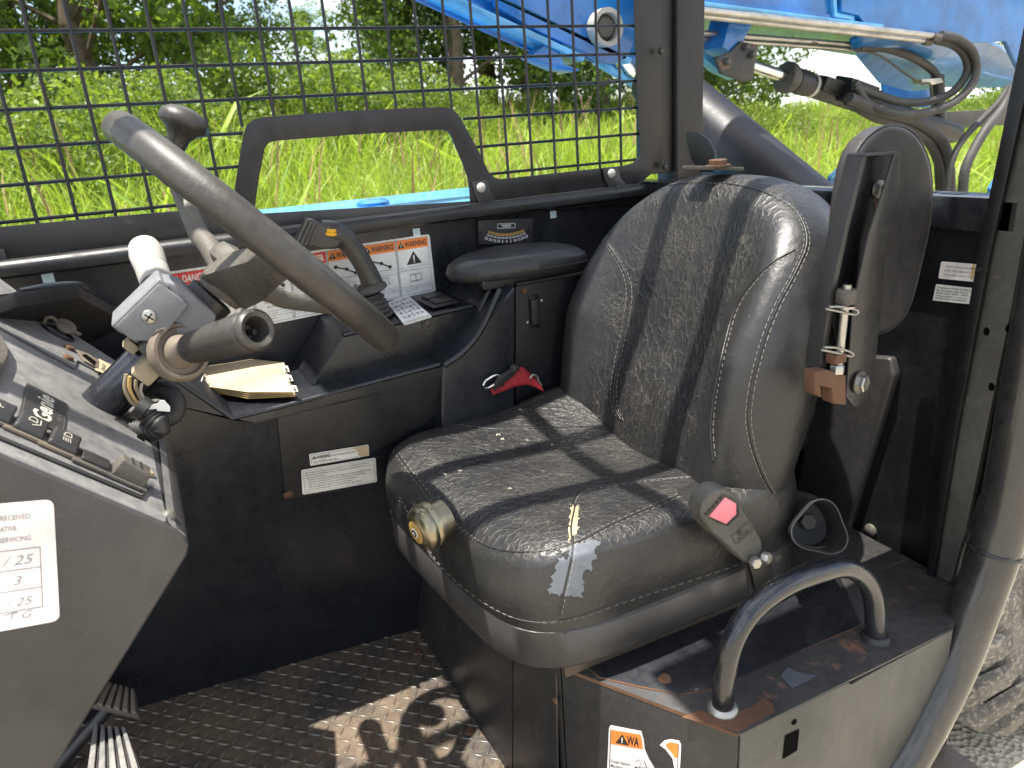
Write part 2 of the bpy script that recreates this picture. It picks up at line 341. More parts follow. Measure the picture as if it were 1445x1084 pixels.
# --- print on flat surfaces
_font = {}
def textmesh(s, bold=0, shear=0):
    key = (s, bold, shear)
    if key not in _font:
        cu_ = bpy.data.curves.new('t', 'FONT'); cu_.body = s; cu_.size = 1; cu_.offset = bold; cu_.shear = shear; cu_.resolution_u = 2
        o = bpy.data.objects.new('t', cu_); COL.objects.link(o); dg = bpy.context.evaluated_depsgraph_get(); dg.update()
        me = bpy.data.meshes.new_from_object(o.evaluated_get(dg)); co = np.array([v.co[:2] for v in me.vertices]).reshape(-1, 2)
        fs = [tuple(p.vertices) for p in me.polygons]; bpy.data.objects.remove(o); bpy.data.meshes.remove(me)
        _font[key] = (co, fs)
    return _font[key]
class Sheet:
    """flat sheet with corners tl, tr, br, bl; u to the right, v down, both in 0..1; collects ink by material"""
    def __init__(s, tl, tr, br, bl, toward=None):
        s.c = [V(p) for p in (tl, tr, br, bl)]; n = (s.c[1]-s.c[0]).cross(s.c[3]-s.c[0]).normalized()
        t = V(toward) if toward else -s.c[0]
        s.n = n if n.dot(t) > 0 else -n; s.ink = {}; s.w = (s.c[1]-s.c[0]).length; s.h = (s.c[3]-s.c[0]).length
    def p(s, u, v, h=0):
        a = s.c[0].lerp(s.c[1], u); b = s.c[3].lerp(s.c[2], u); return a.lerp(b, v)+s.n*h
    def bm(s, mat):
        if mat.name not in s.ink: s.ink[mat.name] = (bmesh.new(), mat)
        return s.ink[mat.name][0]
    def poly(s, uv, mat, lvl=1):
        b = s.bm(mat); b.faces.new([b.verts.new(s.p(u, v, .00025*lvl)) for u, v in uv])
    def rect(s, u0, v0, u1, v1, mat, lvl=1): s.poly([(u0, v0), (u1, v0), (u1, v1), (u0, v1)], mat, lvl)
    def line(s, u0, v0, u1, v1, mat, t=.004, lvl=2):
        a = s.w/s.h; d = V(((u1-u0)*a, v1-v0)).normalized(); nx, ny = -d.y*t/a/2, d.x*t/2
        s.poly([(u0-nx, v0-ny), (u1-nx, v1-ny), (u1+nx, v1+ny), (u0+nx, v0+ny)], mat, lvl)
    def frame(s, u0, v0, u1, v1, mat, t=.006, lvl=2):
        for q in ((u0, v0, u1, v0), (u0, v1, u1, v1), (u0, v0, u0, v1), (u1, v0, u1, v1)): s.line(*q, mat, t, lvl)
    def tri(s, cu, cv, sz, mat, lvl=2, inner=None):
        a = s.w/s.h; s.poly([(cu, cv-sz*.5), (cu+sz*.56/a, cv+sz*.5), (cu-sz*.56/a, cv+sz*.5)], mat, lvl)
        if inner:
            s.rect(cu-sz*.05/a, cv-sz*.18, cu+sz*.05/a, cv+sz*.2, inner, lvl+1); s.rect(cu-sz*.05/a, cv+sz*.27, cu+sz*.05/a, cv+sz*.37, inner, lvl+1)
    def text(s, t, u, v, h, mat, wmax=None, bold=.0, shear=0, lvl=2, rot=0, align='l'):
        """baseline start at (u, v); h = cap height in v units"""
        co, fs = textmesh(t, bold, shear)
        if not len(co): return
        a = s.w/s.h; sc = h/.70; W = co[:, 0].max()*sc/a; kx = 1.0
        if wmax: kx = wmax/W
        off = -W*kx/2 if align == 'c' else 0
        b = s.bm(mat); cs, sn = math.cos(rot), math.sin(rot); vs = []
        for x, y in co:
            X = x*sc*kx+off*a; Y = -y*sc
            vs.append(b.verts.new(s.p(u+(X*cs-Y*sn)/a, v+X*sn+Y*cs, .00025*lvl)))
        for f in fs:
            try: b.faces.new([vs[i] for i in f])
            except ValueError: pass
    def flush(s, parent, names):
        for k, (b, m) in s.ink.items():
            nm = names.get(k, 'print')
            if nm.endswith('_band'):
                for f in b.faces:
                    me = bpy.data.meshes.new('ink'); me.from_pydata([v.co for v in f.verts], [], [range(len(f.verts))]); link(nm, me, m, parent)
                b.free(); continue
            me = bpy.data.meshes.new('ink'); b.to_mesh(me); b.free(); o = link(nm, me, m, parent)
        s.ink = {}
    def plate(s, name, mat, parent=None, th=.0004, r=.06, outline=None):
        """rounded sheet"""
        a = s.w/s.h; pts = []
        if outline: pts = [s.p(u, v, 0) for u, v in outline]
        else:
            for cx, cy, a0 in ((1-r/a, r, -90), (1-r/a, 1-r, 0), (r/a, 1-r, 90), (r/a, r, 180)):
                for k in range(5): t = math.radians(a0+k*22.5); pts.append(s.p(cx+r/a*math.cos(t), cy+r*math.sin(t), 0))
        bm = bmesh.new(); prism_bm(bm, pts, s.n*-th); return frombm(bm, name, mat, parent, 35)
def pt2(fn, pts, v): return [fn(x, y, v) for x, y in pts]
# ------------------------------------------------------------------ setting: gravel yard, rising field, far trees
GZ = -1.85
def terrain(x, y):
    t = np.clip((y-3.2)/16, 0, 1.6); side = np.clip(1.15-x/np.maximum(y, 1)*1.05, -.25, 1.2)
    return GZ+.02+t*(.9+1.15*side)+.10*np.sin(x*.9)*np.sin(y*.7)*np.clip(t*3, 0, 1)
bm = bmesh.new(); bmesh.ops.create_grid(bm, x_segments=2, y_segments=2, size=400, matrix=Matrix.Translation((0, 0, GZ)))
tag(frombm(bm, 'ground', gravelm, None, None), kind='structure', label='pale gravel yard under the machine')
gx = np.linspace(-1, 1, 90); gx = np.sign(gx)*np.abs(gx)**2*300; gy = 3.2+np.linspace(0, 1, 70)**2.2*380
bm = bmesh.new(); vs = [[bm.verts.new((x, y, float(terrain(np.array(float(x)), np.array(float(y)))))) for x in gx] for y in gy]
for i in range(len(gy)-1):
    for j in range(len(gx)-1): bm.faces.new((vs[i][j], vs[i][j+1], vs[i+1][j+1], vs[i+1][j]))
tag(frombm(bm, 'field', fieldm, None, 180), kind='structure', label='rising rough field beyond the machine')

def blades(name, mat, N, xr, hrange, wd, bend, label):
    """N bent blades, each of three quads ending in a point"""
    u = rng.random(N); y = 3.4+22*u**1.7; s = xr[0]+(xr[1]-xr[0])*rng.random(N); x = s*y+rng.normal(0, .5, N)
    z = terrain(x, y); dens = .5+.5*np.sin(x*1.7+np.sin(y*2.1))*np.sin(y*1.3+x*.6)
    h = (hrange[0]+(hrange[1]-hrange[0])*rng.random(N)**1.6)*(.65+.5*dens); wdt = wd*(.5+rng.random(N))*(1+y/14)
    a = rng.random(N)*2*np.pi; lean = bend*(.2+rng.random(N)*1.1); la = rng.random(N)*2*np.pi
    dx, dy = np.cos(a)*wdt/2, np.sin(a)*wdt/2; co = np.zeros((N, 7, 3)); 
    for k, (f, wf) in enumerate(((0, .8), (.4, 1), (.75, .65))):
        off = lean*h*f**2.2
        for q, sg in ((0, -1), (1, 1)):
            co[:, 2*k+q, 0] = x+np.cos(la)*off+sg*dx*wf; co[:, 2*k+q, 1] = y+np.sin(la)*off+sg*dy*wf; co[:, 2*k+q, 2] = z+h*f*(1-.12*lean*f)
    off = lean*h; co[:, 6, 0] = x+np.cos(la)*off; co[:, 6, 1] = y+np.sin(la)*off; co[:, 6, 2] = z+h*(1-.35*np.minimum(lean, 1.6))
    i = (np.arange(N)*7)[:, None]
    quads = np.concatenate([i+np.array([[0, 1, 3, 2]]), i+np.array([[2, 3, 5, 4]])], 1).reshape(-1, 4); tris = (i+np.array([[4, 5, 6]])).reshape(-1, 3)
    me = bpy.data.meshes.new(name); me.vertices.add(N*7); me.vertices.foreach_set('co', co.reshape(-1))
    lp = np.concatenate([quads.reshape(-1), tris.reshape(-1)]); me.loops.add(len(lp)); me.loops.foreach_set('vertex_index', lp)
    st = np.concatenate([np.arange(len(quads))*4, len(quads)*4+np.arange(len(tris))*3]); me.polygons.add(len(st)); me.polygons.foreach_set('loop_start', st)
    me.update(calc_edges=True); o = link(name, me, mat, None, (0, 0, GZ)); tag(o, label, kind='stuff'); return o
blades('tall_grass', grassm, 210000, (-.45, 2.6), (.55, 1.45), .011, .55, 'tall sunlit yellow green grass filling the field')
blades('seed_stems', seedm, 2500, (-.45, 2.6), (1.1, 1.75), .018, .25, 'dry reddish seed stems standing in the grass')
blades('reed_leaves', grassm, 2600, (-.3, 2.4), (.9, 1.75), .035, 1.25, 'broad arching reed leaves among the grass')

def leafcloud(centres, radii, n, size, seed, squash=.75):
    r = np.random.default_rng(seed); centres = np.array(centres); radii = np.array(radii); wts = radii**2; wts = wts/wts.sum()
    c = r.choice(len(centres), n, p=wts); d = r.normal(size=(n, 3)); d /= np.linalg.norm(d, axis=1)[:, None]
    rad = radii[c]*(.55+.5*r.random(n)**.6); P = centres[c]+d*rad[:, None]*np.array([1, 1, squash])
    a = r.normal(size=(n, 3)); a /= np.linalg.norm(a, axis=1)[:, None]; b = np.cross(a, r.normal(size=(n, 3))); b /= np.linalg.norm(b, axis=1)[:, None]
    s = size*(.5+r.random(n))[:, None]; co = np.stack([P-a*s*.5, P+b*s*.28, P+a*s*.5, P-b*s*.28], 1); return co
def quadmesh(name, co):
    n = len(co); me = bpy.data.meshes.new(name); me.vertices.add(n*4); me.vertices.foreach_set('co', co.reshape(-1))
    me.loops.add(n*4); me.loops.foreach_set('vertex_index', np.arange(n*4)); me.polygons.add(n); me.polygons.foreach_set('loop_start', np.arange(n)*4)
    me.update(calc_edges=True); return me
def tree_mesh(seed, H, spread, nl, leaf, low=.12):
    r = random.Random(seed); bm = bmesh.new(); cs, rs = [], []
    trunk = [V((0, 0, 0))]
    for k in range(1, 7): trunk.append(V((r.uniform(-.18, .18)*k, r.uniform(-.18, .18)*k, H*.85*k/6)))
    tube_bm(bm, smoothpts(trunk, 3), .2, 8, rfn=lambda t: .24*(1-t*.85)*H/9)
    for k in range(26):
        t = r.uniform(low, 1); p = trunk[int(t*6*.999)].lerp(trunk[min(6, int(t*6*.999)+1)], (t*6) % 1)
        a = r.uniform(0, 6.28); ln = spread*(.35+.75*math.sin(math.pi*min(1, .25+t*.72)))*r.uniform(.55, 1.1)
        e = p+V((math.cos(a)*ln, math.sin(a)*ln, ln*r.uniform(.05, .55)))
        tube_bm(bm, smoothpts([p, p.lerp(e, .5)+V((0, 0, ln*.1)), e], 3), .04, 5, rfn=lambda q: .055*(1-q*.8))
        for f in (.55, .8, 1.0):
            cs.append(tuple(p.lerp(e, f)+V((r.uniform(-.4, .4), r.uniform(-.4, .4), r.uniform(-.3, .3))))); rs.append(r.uniform(.4, .95)*H/9)
    cs.append((0, 0, H*.93)); rs.append(.9)
    tm = bpy.data.meshes.new('trunk'); bm.to_mesh(tm); bm.free(); tm.materials.append(bark)
    return tm, quadmesh('crown', leafcloud(cs, rs, nl, leaf, seed))
variants = [tree_mesh(3, 9.5, 2.9, 19000, .145), tree_mesh(11, 11.5, 3.2, 21000, .155), tree_mesh(29, 8.0, 2.7, 17000, .14), tree_mesh(41, 10, 2.5, 18000, .135, .3)]
def put_tree(x, y, vi, sc, mat, label, low=0):
    z = float(terrain(np.array(x), np.array(y)))-low
    t = thing('broadleaf_tree', (x, y, z), label, 'tree', 'trees along the far edge of the field'); tm, cm = variants[vi]
    rot = random.uniform(0, 6.28)
    for nm, me in (('trunk', tm), ('crown', cm)):
        o = bpy.data.objects.new(nm, me); COL.objects.link(o); o.parent = t
        if nm == 'crown':
            if not me.materials: me.materials.append(mat)
            o.material_slots[0].link = 'OBJECT'; o.material_slots[0].material = mat
    t.rotation_euler.z = rot; t.scale = (sc, sc, sc*random.uniform(.95, 1.1)); return t
# bearing (x/y), distance y, variant, scale, leaf tone
TREES = [(-.18, 17, 1, 1.0, 1), (-.09, 22, 0, 1.15, 1), (-.01, 15.5, 2, 1.0, 0), (.05, 20, 1, .85, 1), (.13, 17, 3, .58, 0),
 (.24, 25, 2, .42, 0), (.31, 21, 2, .40, 0), (.365, 19, 3, .70, 1), (.42, 17.5, 0, .95, 0), (.47, 22, 1, 1.0, 1), (.54, 18, 3, 1.1, 1), (.60, 21.5, 0, 1.0, 0),
 (.66, 17.5, 1, .95, 1), (.74, 20, 3, .9, 0), (.80, 18, 0, 1.0, 1), (.88, 21, 2, 1.1, 0),
 (1.72, 18, 2, .72, 0), (1.9, 17, 0, .75, 0), (2.1, 20, 1, .8, 1), (-.3, 20, 0, 1.1, 0), (-.4, 16, 1, 1, 1)]
words = ['first', 'second', 'third', 'fourth', 'fifth', 'sixth', 'seventh', 'eighth', 'ninth', 'tenth', 'eleventh', 'twelfth', 'thirteenth', 'fourteenth', 'fifteenth', 'sixteenth', 'seventeenth', 'eighteenth']
inview = [t for t in TREES if t[0] > -.2 and t[0] < 1.0]
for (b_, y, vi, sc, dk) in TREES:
    tone = 'dark green' if dk else 'bright green'
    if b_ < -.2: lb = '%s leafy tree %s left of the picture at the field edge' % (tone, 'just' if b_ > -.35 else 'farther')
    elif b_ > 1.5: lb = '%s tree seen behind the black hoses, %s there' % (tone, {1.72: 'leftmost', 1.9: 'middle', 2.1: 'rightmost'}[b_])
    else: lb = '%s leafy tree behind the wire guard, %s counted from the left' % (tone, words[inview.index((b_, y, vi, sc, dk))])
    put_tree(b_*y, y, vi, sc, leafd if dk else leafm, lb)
bush_me = [quadmesh('foliage', leafcloud([(r_.uniform(-.9, .9), r_.uniform(-.9, .9), r_.uniform(.2, 1.5)) for _ in range(16)], [r_.uniform(.3, .65) for _ in range(16)], 11000, .068, sd)) for sd, r_ in ((5, random.Random(5)), (6, random.Random(8)))]
def bush(x, y, sc, vi, label, zoff=0):
    o = bpy.data.objects.new('shrub', bush_me[vi]); COL.objects.link(o); o.location = (x, y, float(terrain(np.array(x), np.array(y)))+zoff)
    if not bush_me[vi].materials: bush_me[vi].materials.append(bushm)
    o.rotation_euler.z = random.uniform(0, 6); o.scale = (sc, sc, sc); tag(o, label, 'shrub', 'shrubs along the edge of the field')
BUSH = [(-.09, 9.5, 1.0), (-.02, 10.5, .8), (.05, 12, 1.0), (.12, 13, 1.1), (.20, 13.5, 1.2), (.27, 14, 1.1), (.34, 14, 1.0), (.41, 14.5, .9), (.50, 16, .8), (.58, 16, .7), (.67, 16.5, .75), (.76, 16, .8), (.85, 15, .9)]
for i, (b_, y, sc) in enumerate(BUSH): bush(b_*y, y, sc, i % 2, 'leafy green shrub below the tree line behind the guard, %s from the left' % words[i])
B2 = [(1.0, 13, .8), (1.08, 12, .7), (1.16, 13, .65), (1.24, 12, .65), (1.33, 12.5, .7), (1.42, 12, .85), (1.52, 12, .95), (1.62, 12, 1.0), (1.72, 11.5, 1.2)]
for i, (b_, y, sc) in enumerate(B2): bush(b_*y, y, sc, i % 2, 'yellow green sunlit shrub behind the rear opening, %s from the left' % words[i])

# ------------------------------------------------------------------ cab body
cab = thing('machine_cab', (.4, 1.0, -1.12), 'black steel open operator cab of the lift machine', 'vehicle cab')
FZ = -1.10; YW = 1.5
bm = bmesh.new(); prism_bm(bm, [(-.75, .50, FZ), (1.1, .50, FZ), (1.1, 1.62, FZ), (-.75, 1.62, FZ)], (0, 0, -.012)); frombm(bm, 'floor_plate', floorm, cab, 35)
# raised tread lozenges in alternating directions
bm = bmesh.new(); pitch = .0235
for i in range(-31, 21):
    for j in range(24, 70):
        x = i*pitch; y = j*pitch
        if not (-.62 < x < .44 and .58 < y < 1.58): continue
        a = math.radians(45 if (i+j) % 2 else -45)+.06; L_, W_, H_ = .0142, .0038, .0020
        c, s_ = math.cos(a), math.sin(a); ring = []; top = []
        for t in range(8):
            q = 2*math.pi*t/8; ex = abs(math.cos(q))**1.0; px_ = L_*math.cos(q); py_ = W_*math.sin(q)*(1-.35*ex)
            ring.append(bm.verts.new((x+px_*c-py_*s_, y+px_*s_+py_*c, FZ-.0002))); top.append(bm.verts.new((x+(px_*c-py_*s_)*.7, y+(px_*s_+py_*c)*.7, FZ+H_)))
        for t in range(8): bm.faces.new((ring[t], ring[(t+1) % 8], top[(t+1) % 8], top[t]))
        bm.faces.new(top)
tag(frombm(bm, 'tread_lugs', lugm, cab, 60), kind='stuff')

# side wall seen behind the controls, with its folded sill
prism('wall_panel', [(-.9, YW, -.175), (1.2, YW, -.165), (1.2, YW, -.62), (-.9, YW, -.62)], (0, .004, 0), console, cab, 0)
prism('sill_rail', [(-.9, 1.448, -.149), (-.9, 1.44, -.157), (-.9, 1.44, -.174), (-.9, 1.465, -.180), (-.9, 1.498, -.180), (-.9, 1.498, -.149)], (2.1, 0, .007), blackd, cab, .004)
def plane_z(px, py, p, n): return PL(px, py, p, n)
# console below the levers: leaning side skin, shelf, raised lever pod, arm rest stand
CT = 1.25
sk = [(-.70, CT, -.20), (-.011, CT, -.335), (.069, CT, -.431), (.14, CT, -.428), (.445, CT, -.412), (.48, CT, -.44), (.66, CT, -.44)]
def lean(x, z):                      # outer skin leans inwards towards the floor
    t = (-.42-z)/.69; return CT+t*(.245-.12*(x+.2))
cols = [-.70, -.011, .069, .14, .445, .48, .62, .96]; tz = [-.20, -.335, -.431, -.428, -.412, -.46, -.66, -.68]
bm = bmesh.new(); rows = []
for x, z in zip(cols, tz): rows.append([bm.verts.new((x, lean(x, zz) if zz < -.42 else CT, zz)) for zz in [z+(FZ-z)*k/6 for k in range(7)]])
for a, b in zip(rows, rows[1:]):
    for k in range(6): bm.faces.new((a[k], b[k], b[k+1], a[k+1]))
frombm(bm, 'console_skin', console, cab, 30)
# shelf (tray) running to the wall
prism('console_tray', [(-.011, CT, -.333), (.069, CT, -.429), (.14, CT, -.426), (.445, CT, -.410), (.445, CT, -.440), (.10, CT, -.448), (-.05, CT, -.37)], (0, .249, 0), console, cab, .003)
tube('tray_edge', [(-.011, CT-.001, -.334), (.066, CT-.001, -.428), (.14, CT-.001, -.426), (.445, CT-.001, -.410)], .0045, console, cab, 8, n=1)
# removable panel with decals, following the leaning skin
def onskin(px, py, off=.0):
    p0 = V((.1, CT-off, -.42)); p1 = V((.1, lean(.1, -1.1)-off, -1.1)); p2 = V((.6, lean(.6, -1.1)-off, -1.1)); p3 = V((.6, lean(.6, -.42)-off, -.42))
    return PL(px, py, p0, (p1-p0).cross(p3-p0))
ap = [onskin(x, y, .006) for x, y in ((390, 577), (620, 520), (700, 500), (700, 655), (403, 706))]
nrm_sk = (onskin(390, 705)-onskin(390, 575)).cross(onskin(620, 515)-onskin(390, 575)).normalized()
if nrm_sk.y > 0: nrm_sk = -nrm_sk
prism('access_panel', ap, nrm_sk*-.004, blackd, cab, .0015)
bolt('panel_screw', onskin(408, 697, .004), nrm_sk, .0085, .004, rusty, cab, False, .011)
# lever pod
pod = [(.20, -.427), (.275, -.325), (.44, -.328), (.535, -.322), (.535, -.334), (.485, -.412), (.485, -.425)]
bm = bmesh.new(); prism_bm(bm, [(.21, 1.315, -.428), (.285, 1.315, -.335), (.56, 1.315, -.325), (.56, 1.315, -.428)], (0, .184, 0)); frombm(bm, 'lever_pod', console, cab, 35, .006, 3)
tube('pod_edge', [(.287, 1.312, -.336), (.43, 1.312, -.330), (.548, 1.312, -.325)], .005, console, cab, 8, n=1)
bolt('pod_screw', (.452, 1.3135, -.343), (0, -1, 0), .0085, .005, castg, cab, False, .011)
bolt('pod_screw', (.395, 1.46, -.326), (0, -.2, 1), .005, .004, rusty, cab, False)
# recessed rubber mat with two raised pads beside the lever
prism('switch_mat', [(.475, 1.34, -.3235), (.535, 1.34, -.321), (.535, 1.47, -.321), (.475, 1.47, -.3235)], (0, 0, .003), plast2, cab, .001)
for yy in (1.375, 1.425): prism('raised_pad', [(.487, yy-.018, -.3195), (.526, yy-.018, -.318), (.526, yy+.016, -.318), (.487, yy+.016, -.3195)], (0, 0, .005), plast2, cab, .003)
# arm rest stand with its slanted moulded front
st = [(.455, -.425), (.483, -.405), (.555, -.275), (.60, -.262), (.612, -.262), (.62, -.62), (.455, -.64)]
st = [AY(*p, 1.240) for p in ((624, 518), (652, 498), (676, 468), (728, 403), (727, 560), (726, 700), (624, 700))]
prism('armrest_stand', st, (0, .255, 0), console, cab, .007, 3)
tube('stand_rib', [AY(*p, 1.236) for p in ((627, 516), (655, 496), (680, 464), (706, 408))], .006, console, cab, 8, n=4)
tube('stand_rib', [AY(*p, 1.30) for p in ((640, 498), (662, 470), (694, 402))], .005, console, cab, 8, n=3)
rp = [AY(*p, 1.275) for p in ((728, 403), (812, 385), (850, 380), (850, 640), (727, 700))]
prism('switch_panel', rp, (0, .22, 0), rear, cab, .003)
tube('panel_lip', [AY(*p, 1.27) for p in ((728, 402), (800, 389), (840, 383))], .004, blackd, cab, 8, n=1)
box('rocker', AY(754, 440, 1.268), (.016, .012, .052), plast2, cab, bevel=.003)
box('rocker', AY(754, 440, 1.274)+V((0, 0, 0)), (.022, .006, .068), rear, cab, bevel=.003)
for q in ((740, 411), (764, 424), (744, 455)): bolt('panel_screw', AY(*q, 1.2735), (0, -1, 0), .0065 if q[0] == 740 else .004, .004, rusty if q[0] == 740 else steel, cab, False)
bolt('stand_screw', (.593, 1.30, -.270), (0, -.3, 1), .0065, .005, rusty, cab, False, .009)
# pale squares painted as daylight showing through small holes in the wall
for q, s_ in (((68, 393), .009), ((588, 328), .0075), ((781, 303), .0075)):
    prism('painted_daylight_square', [AY(q[0], q[1], YW-.001)+V((a*s_, 0, b*s_)) for a, b in ((-1, -1), (1, -1), (1, 1), (-1, 1))], (0, .001, 0), holem, cab, 0)
# low moulded tray left of the steering column
tl = [V(p) for p in ((-.62, 1.28, -.20), (-.30, 1.28, -.235), (-.06, 1.28, -.33), (-.06, 1.49, -.30), (-.18, 1.49, -.225), (-.62, 1.49, -.19))]
def TP(px, py, o=0): return PL(px, py, (0, 1.49, -.245+o), (-.35, .42, 1))
prism('side_tray', [TP(*p) for p in ((-60, 440), (20, 412), (108, 401), (180, 443), (250, 500), (240, 560), (160, 520), (-60, 470))], (0, 0, -.02), plast2, cab, .004)
prism('tray_lid', [TP(*p, .006) for p in ((-40, 432), (30, 408), (106, 400), (156, 435), (128, 461), (60, 434), (-40, 448))], (0, 0, -.008), console, cab, .003)
tube('tray_grip', [TP(*p, .012) for p in ((28, 414), (70, 406), (112, 404), (122, 414), (92, 424), (64, 427))], .007, console, cab, 8)
bolt('tray_screw', TP(163, 439, .004), (-.3, -.3, 1), .008, .005, rusty, cab, False)
box('tray_latch', TP(146, 488, .010), (.03, .012, .012), plast2, cab)

# rear wall behind the seat
RX = 1.10
prism('rear_panel', [(RX, .60, -.185), (RX, 1.56, -.185), (RX, 1.56, -1.1), (RX, .60, -1.1)], (.004, 0, 0), rear, cab, 0)
prism('rear_rail', [(RX-.03, .60, -.137), (RX-.03, .60, -.186), (RX+.03, .60, -.186), (RX+.03, .60, -.137)], (0, .96, 0), black, cab, .005)
for y in (.70, .745): prism('rail_slot', [(RX-.012, y, -.1365), (RX+.012, y, -.1365), (RX+.012, y+.03, -.1365), (RX-.012, y+.03, -.1365)], (0, 0, .0005), rear, cab, 0)
prism('rear_cover', pt2(AX, [(1195, 500), (1256, 505), (1262, 530), (1180, 800), (1100, 800), (1150, 560)], RX-.02), (.02, 0, 0), plast2, cab, .008, 3)
lathe('domed_plug', [(0, 0), (.0125, 0), (.0115, .004), (.007, .007), (0, .008)], AX(1229, 748, RX-.001), (-1, 0, 0), castg, cab)
# rear corner post on the far side, the post beside the guard, and the big slanting brace
prism('corner_post', [(1.175, 1.46, 1.0), (1.175, 1.46, -.19), (1.255, 1.46, -.19), (1.255, 1.46, 1.0)], (0, .08, 0), wire, cab, .008, 3)
prism('guard_post', [(1.088, 1.475, 1.0), (1.088, 1.475, -.125), (1.174, 1.475, -.125), (1.174, 1.475, 1.0)], (0, .03, 0), wire, cab, .003)
for q in ((932, 72), (938, 235)): lathe('post_bolt', [(0, 0), (.008, 0), (.006, .006), (0, .008)], AY(*q, 1.459), (0, -1, 0), blackd, cab, 12)
tube('slanting_brace', [AX(925, 112, 1.45), AX(1175, 330, 1.45)], .082, wire, cab, 28, n=1)
prism('brace_gusset', pt2(AX, [(962, 180), (1110, 262), (962, 300)], 1.40), (.006, 0, 0), blackr, cab, .002)
prism('round_tab', pt2(AX, [(968, 186), (985, 187), (999, 197), (1008, 214), (1009, 232), (1003, 243), (988, 243), (975, 225), (968, 200)], 1.06), (.006, 0, 0), blackd, cab, .002)

# near side door frame: curved tube, upright, slotted flange plate
OY = .55
arc = [AY(*p, OY) for p in ((1420, 720), (1404, 778), (1382, 840), (1352, 920), (1322, 984), (1283, 1058), (1235, 1130), (1175, 1200), (1080, 1290), (940, 1400))]
arc = [arc[0]+V((.010, 0, 1.75))] + [arc[0]+V((.010, 0, 1.0)), arc[0]+V((.008, 0, .5)), arc[0]+V((.003, 0, .15))]+arc
tube('door_frame_tube', arc, .035, tubem, cab, 24, n=8)
tube('door_frame_inner_tube', [AY(1398, 720, .60)+V((.012, .0, 1.75)), AY(1398, 720, .60)+V((.012, 0, .6)), AY(1398, 720, .60)+V((.010, 0, .2)), AY(1398, 720, .60), AY(1376, 795, .60), AY(1342, 880, .60), AY(1305, 960, .60)], .024, black, cab, 20, n=8)
# weld bead ring
wp = AY(1404, 778, OY); dd = (arc[6]-arc[4]).normalized(); x_, y_, _ = axis_basis(dd)
tube('weld_bead', [wp+x_*.0355*math.cos(t)+y_*.0355*math.sin(t)+dd*random.uniform(-.002, .002) for t in [k*math.pi/12 for k in range(24)]], .003, blackd, cab, 6, True, 2)
fx = 1.08
plate = pt2(AX, [(1468, 20), (1392, 372), (1350, 600), (1311, 836), (1340, 826), (1352, 800), (1385, 640), (1428, 430), (1500, 20)], fx-.01)
prism('post_plate', plate, (.012, 0, 0), khaki, cab, .002)
for q in ((1392, 468), (1423, 464), (1399, 546)):
    c = AX(*q, fx-.0105); prism('keyhole', [c+V((0, .0045*math.cos(t), .0065*math.sin(t))) for t in [k*math.pi/6 for k in range(12)]], (.0004, 0, 0), holed, cab, 0)
prism('post_flange', pt2(AX, [(1448, 20), (1385, 330), (1340, 580), (1303, 838), (1313, 838), (1352, 598), (1396, 362), (1472, 20)], fx-.022), (.008, 0, 0), rear, cab, .001)
prism('post_web', pt2(AX, [(1500, 20), (1428, 430), (1385, 640), (1345, 830), (1330, 880), (1400, 900), (1460, 500), (1560, 20)], fx+.012), (.01, 0, 0), blackd, cab, .002)
tube('weld_bead', [AX(*q, fx-.012) for q in ((1385, 700), (1372, 740), (1358, 776), (1345, 826), (1336, 824))], .004, blackd, cab, 6, n=5)

# overhead guard: frame and bars (throws the stripes on the seat)
RZ = .80
kx, ky = -SUN.x/SUN.z, -SUN.y/SUN.z      # shift of a shadow per metre of drop
def rbar(name, x0, y0, x1, y1, wd, hh=.03): 
    d = V((x1-x0, y1-y0, 0)); n_ = V((-d.y, d.x, 0)).normalized()*wd/2; a = V((x0, y0, RZ)); b = V((x1, y1, RZ))
    prism(name, [a-n_, b-n_, b+n_, a+n_], (0, 0, hh), black, cab, .003)
def src(x, y, z): h = RZ-z; return x-kx*h, y-ky*h
for (x, y, z, wd) in ((.5, 1.085, -.35, .040), (.5, .905, -.35, .044)):
    sx_, sy_ = src(x, y, z); rbar('roof_bar', -.75, sy_, 1.15, sy_, wd)
sx_, sy_ = src(.60, 1.0, -.53); rbar('roof_cross_bar', sx_, .62, sx_, 1.46, .03)
_, fy = src(0, 1.20, -.53); rbar('roof_side_beam', -.02, (fy+1.46)/2, 1.25, (fy+1.46)/2, 1.46-fy, .06)
_, ny = src(0, .70, -.75); rbar('roof_side_beam', .20, (ny+.52)/2, 1.15, (ny+.52)/2, ny-.52, .06)
rbar('roof_rear_beam', 1.13, .5, 1.13, 1.5, .12, .06); rbar('roof_front_beam', -.78, .5, -.78, 1.5, .06, .06)
prism('front_post', [(-.82, 1.46, .85), (-.82, 1.46, -1.1), (-.75, 1.46, -1.1), (-.75, 1.46, .85)], (0, .07, 0), black, cab, .006)
prism('front_post', [(-.82, .53, .85), (-.82, .53, -1.1), (-.75, .53, -1.1), (-.75, .53, .85)], (0, .06, 0), black, cab, .006)

# ------------------------------------------------------------------ wire window guard bolted over the sill
guard = thing('window_guard', (.4, 1.48, -.12), 'black wire mesh guard with a cut-out window above the console sill', 'mesh guard')
GY = 1.478
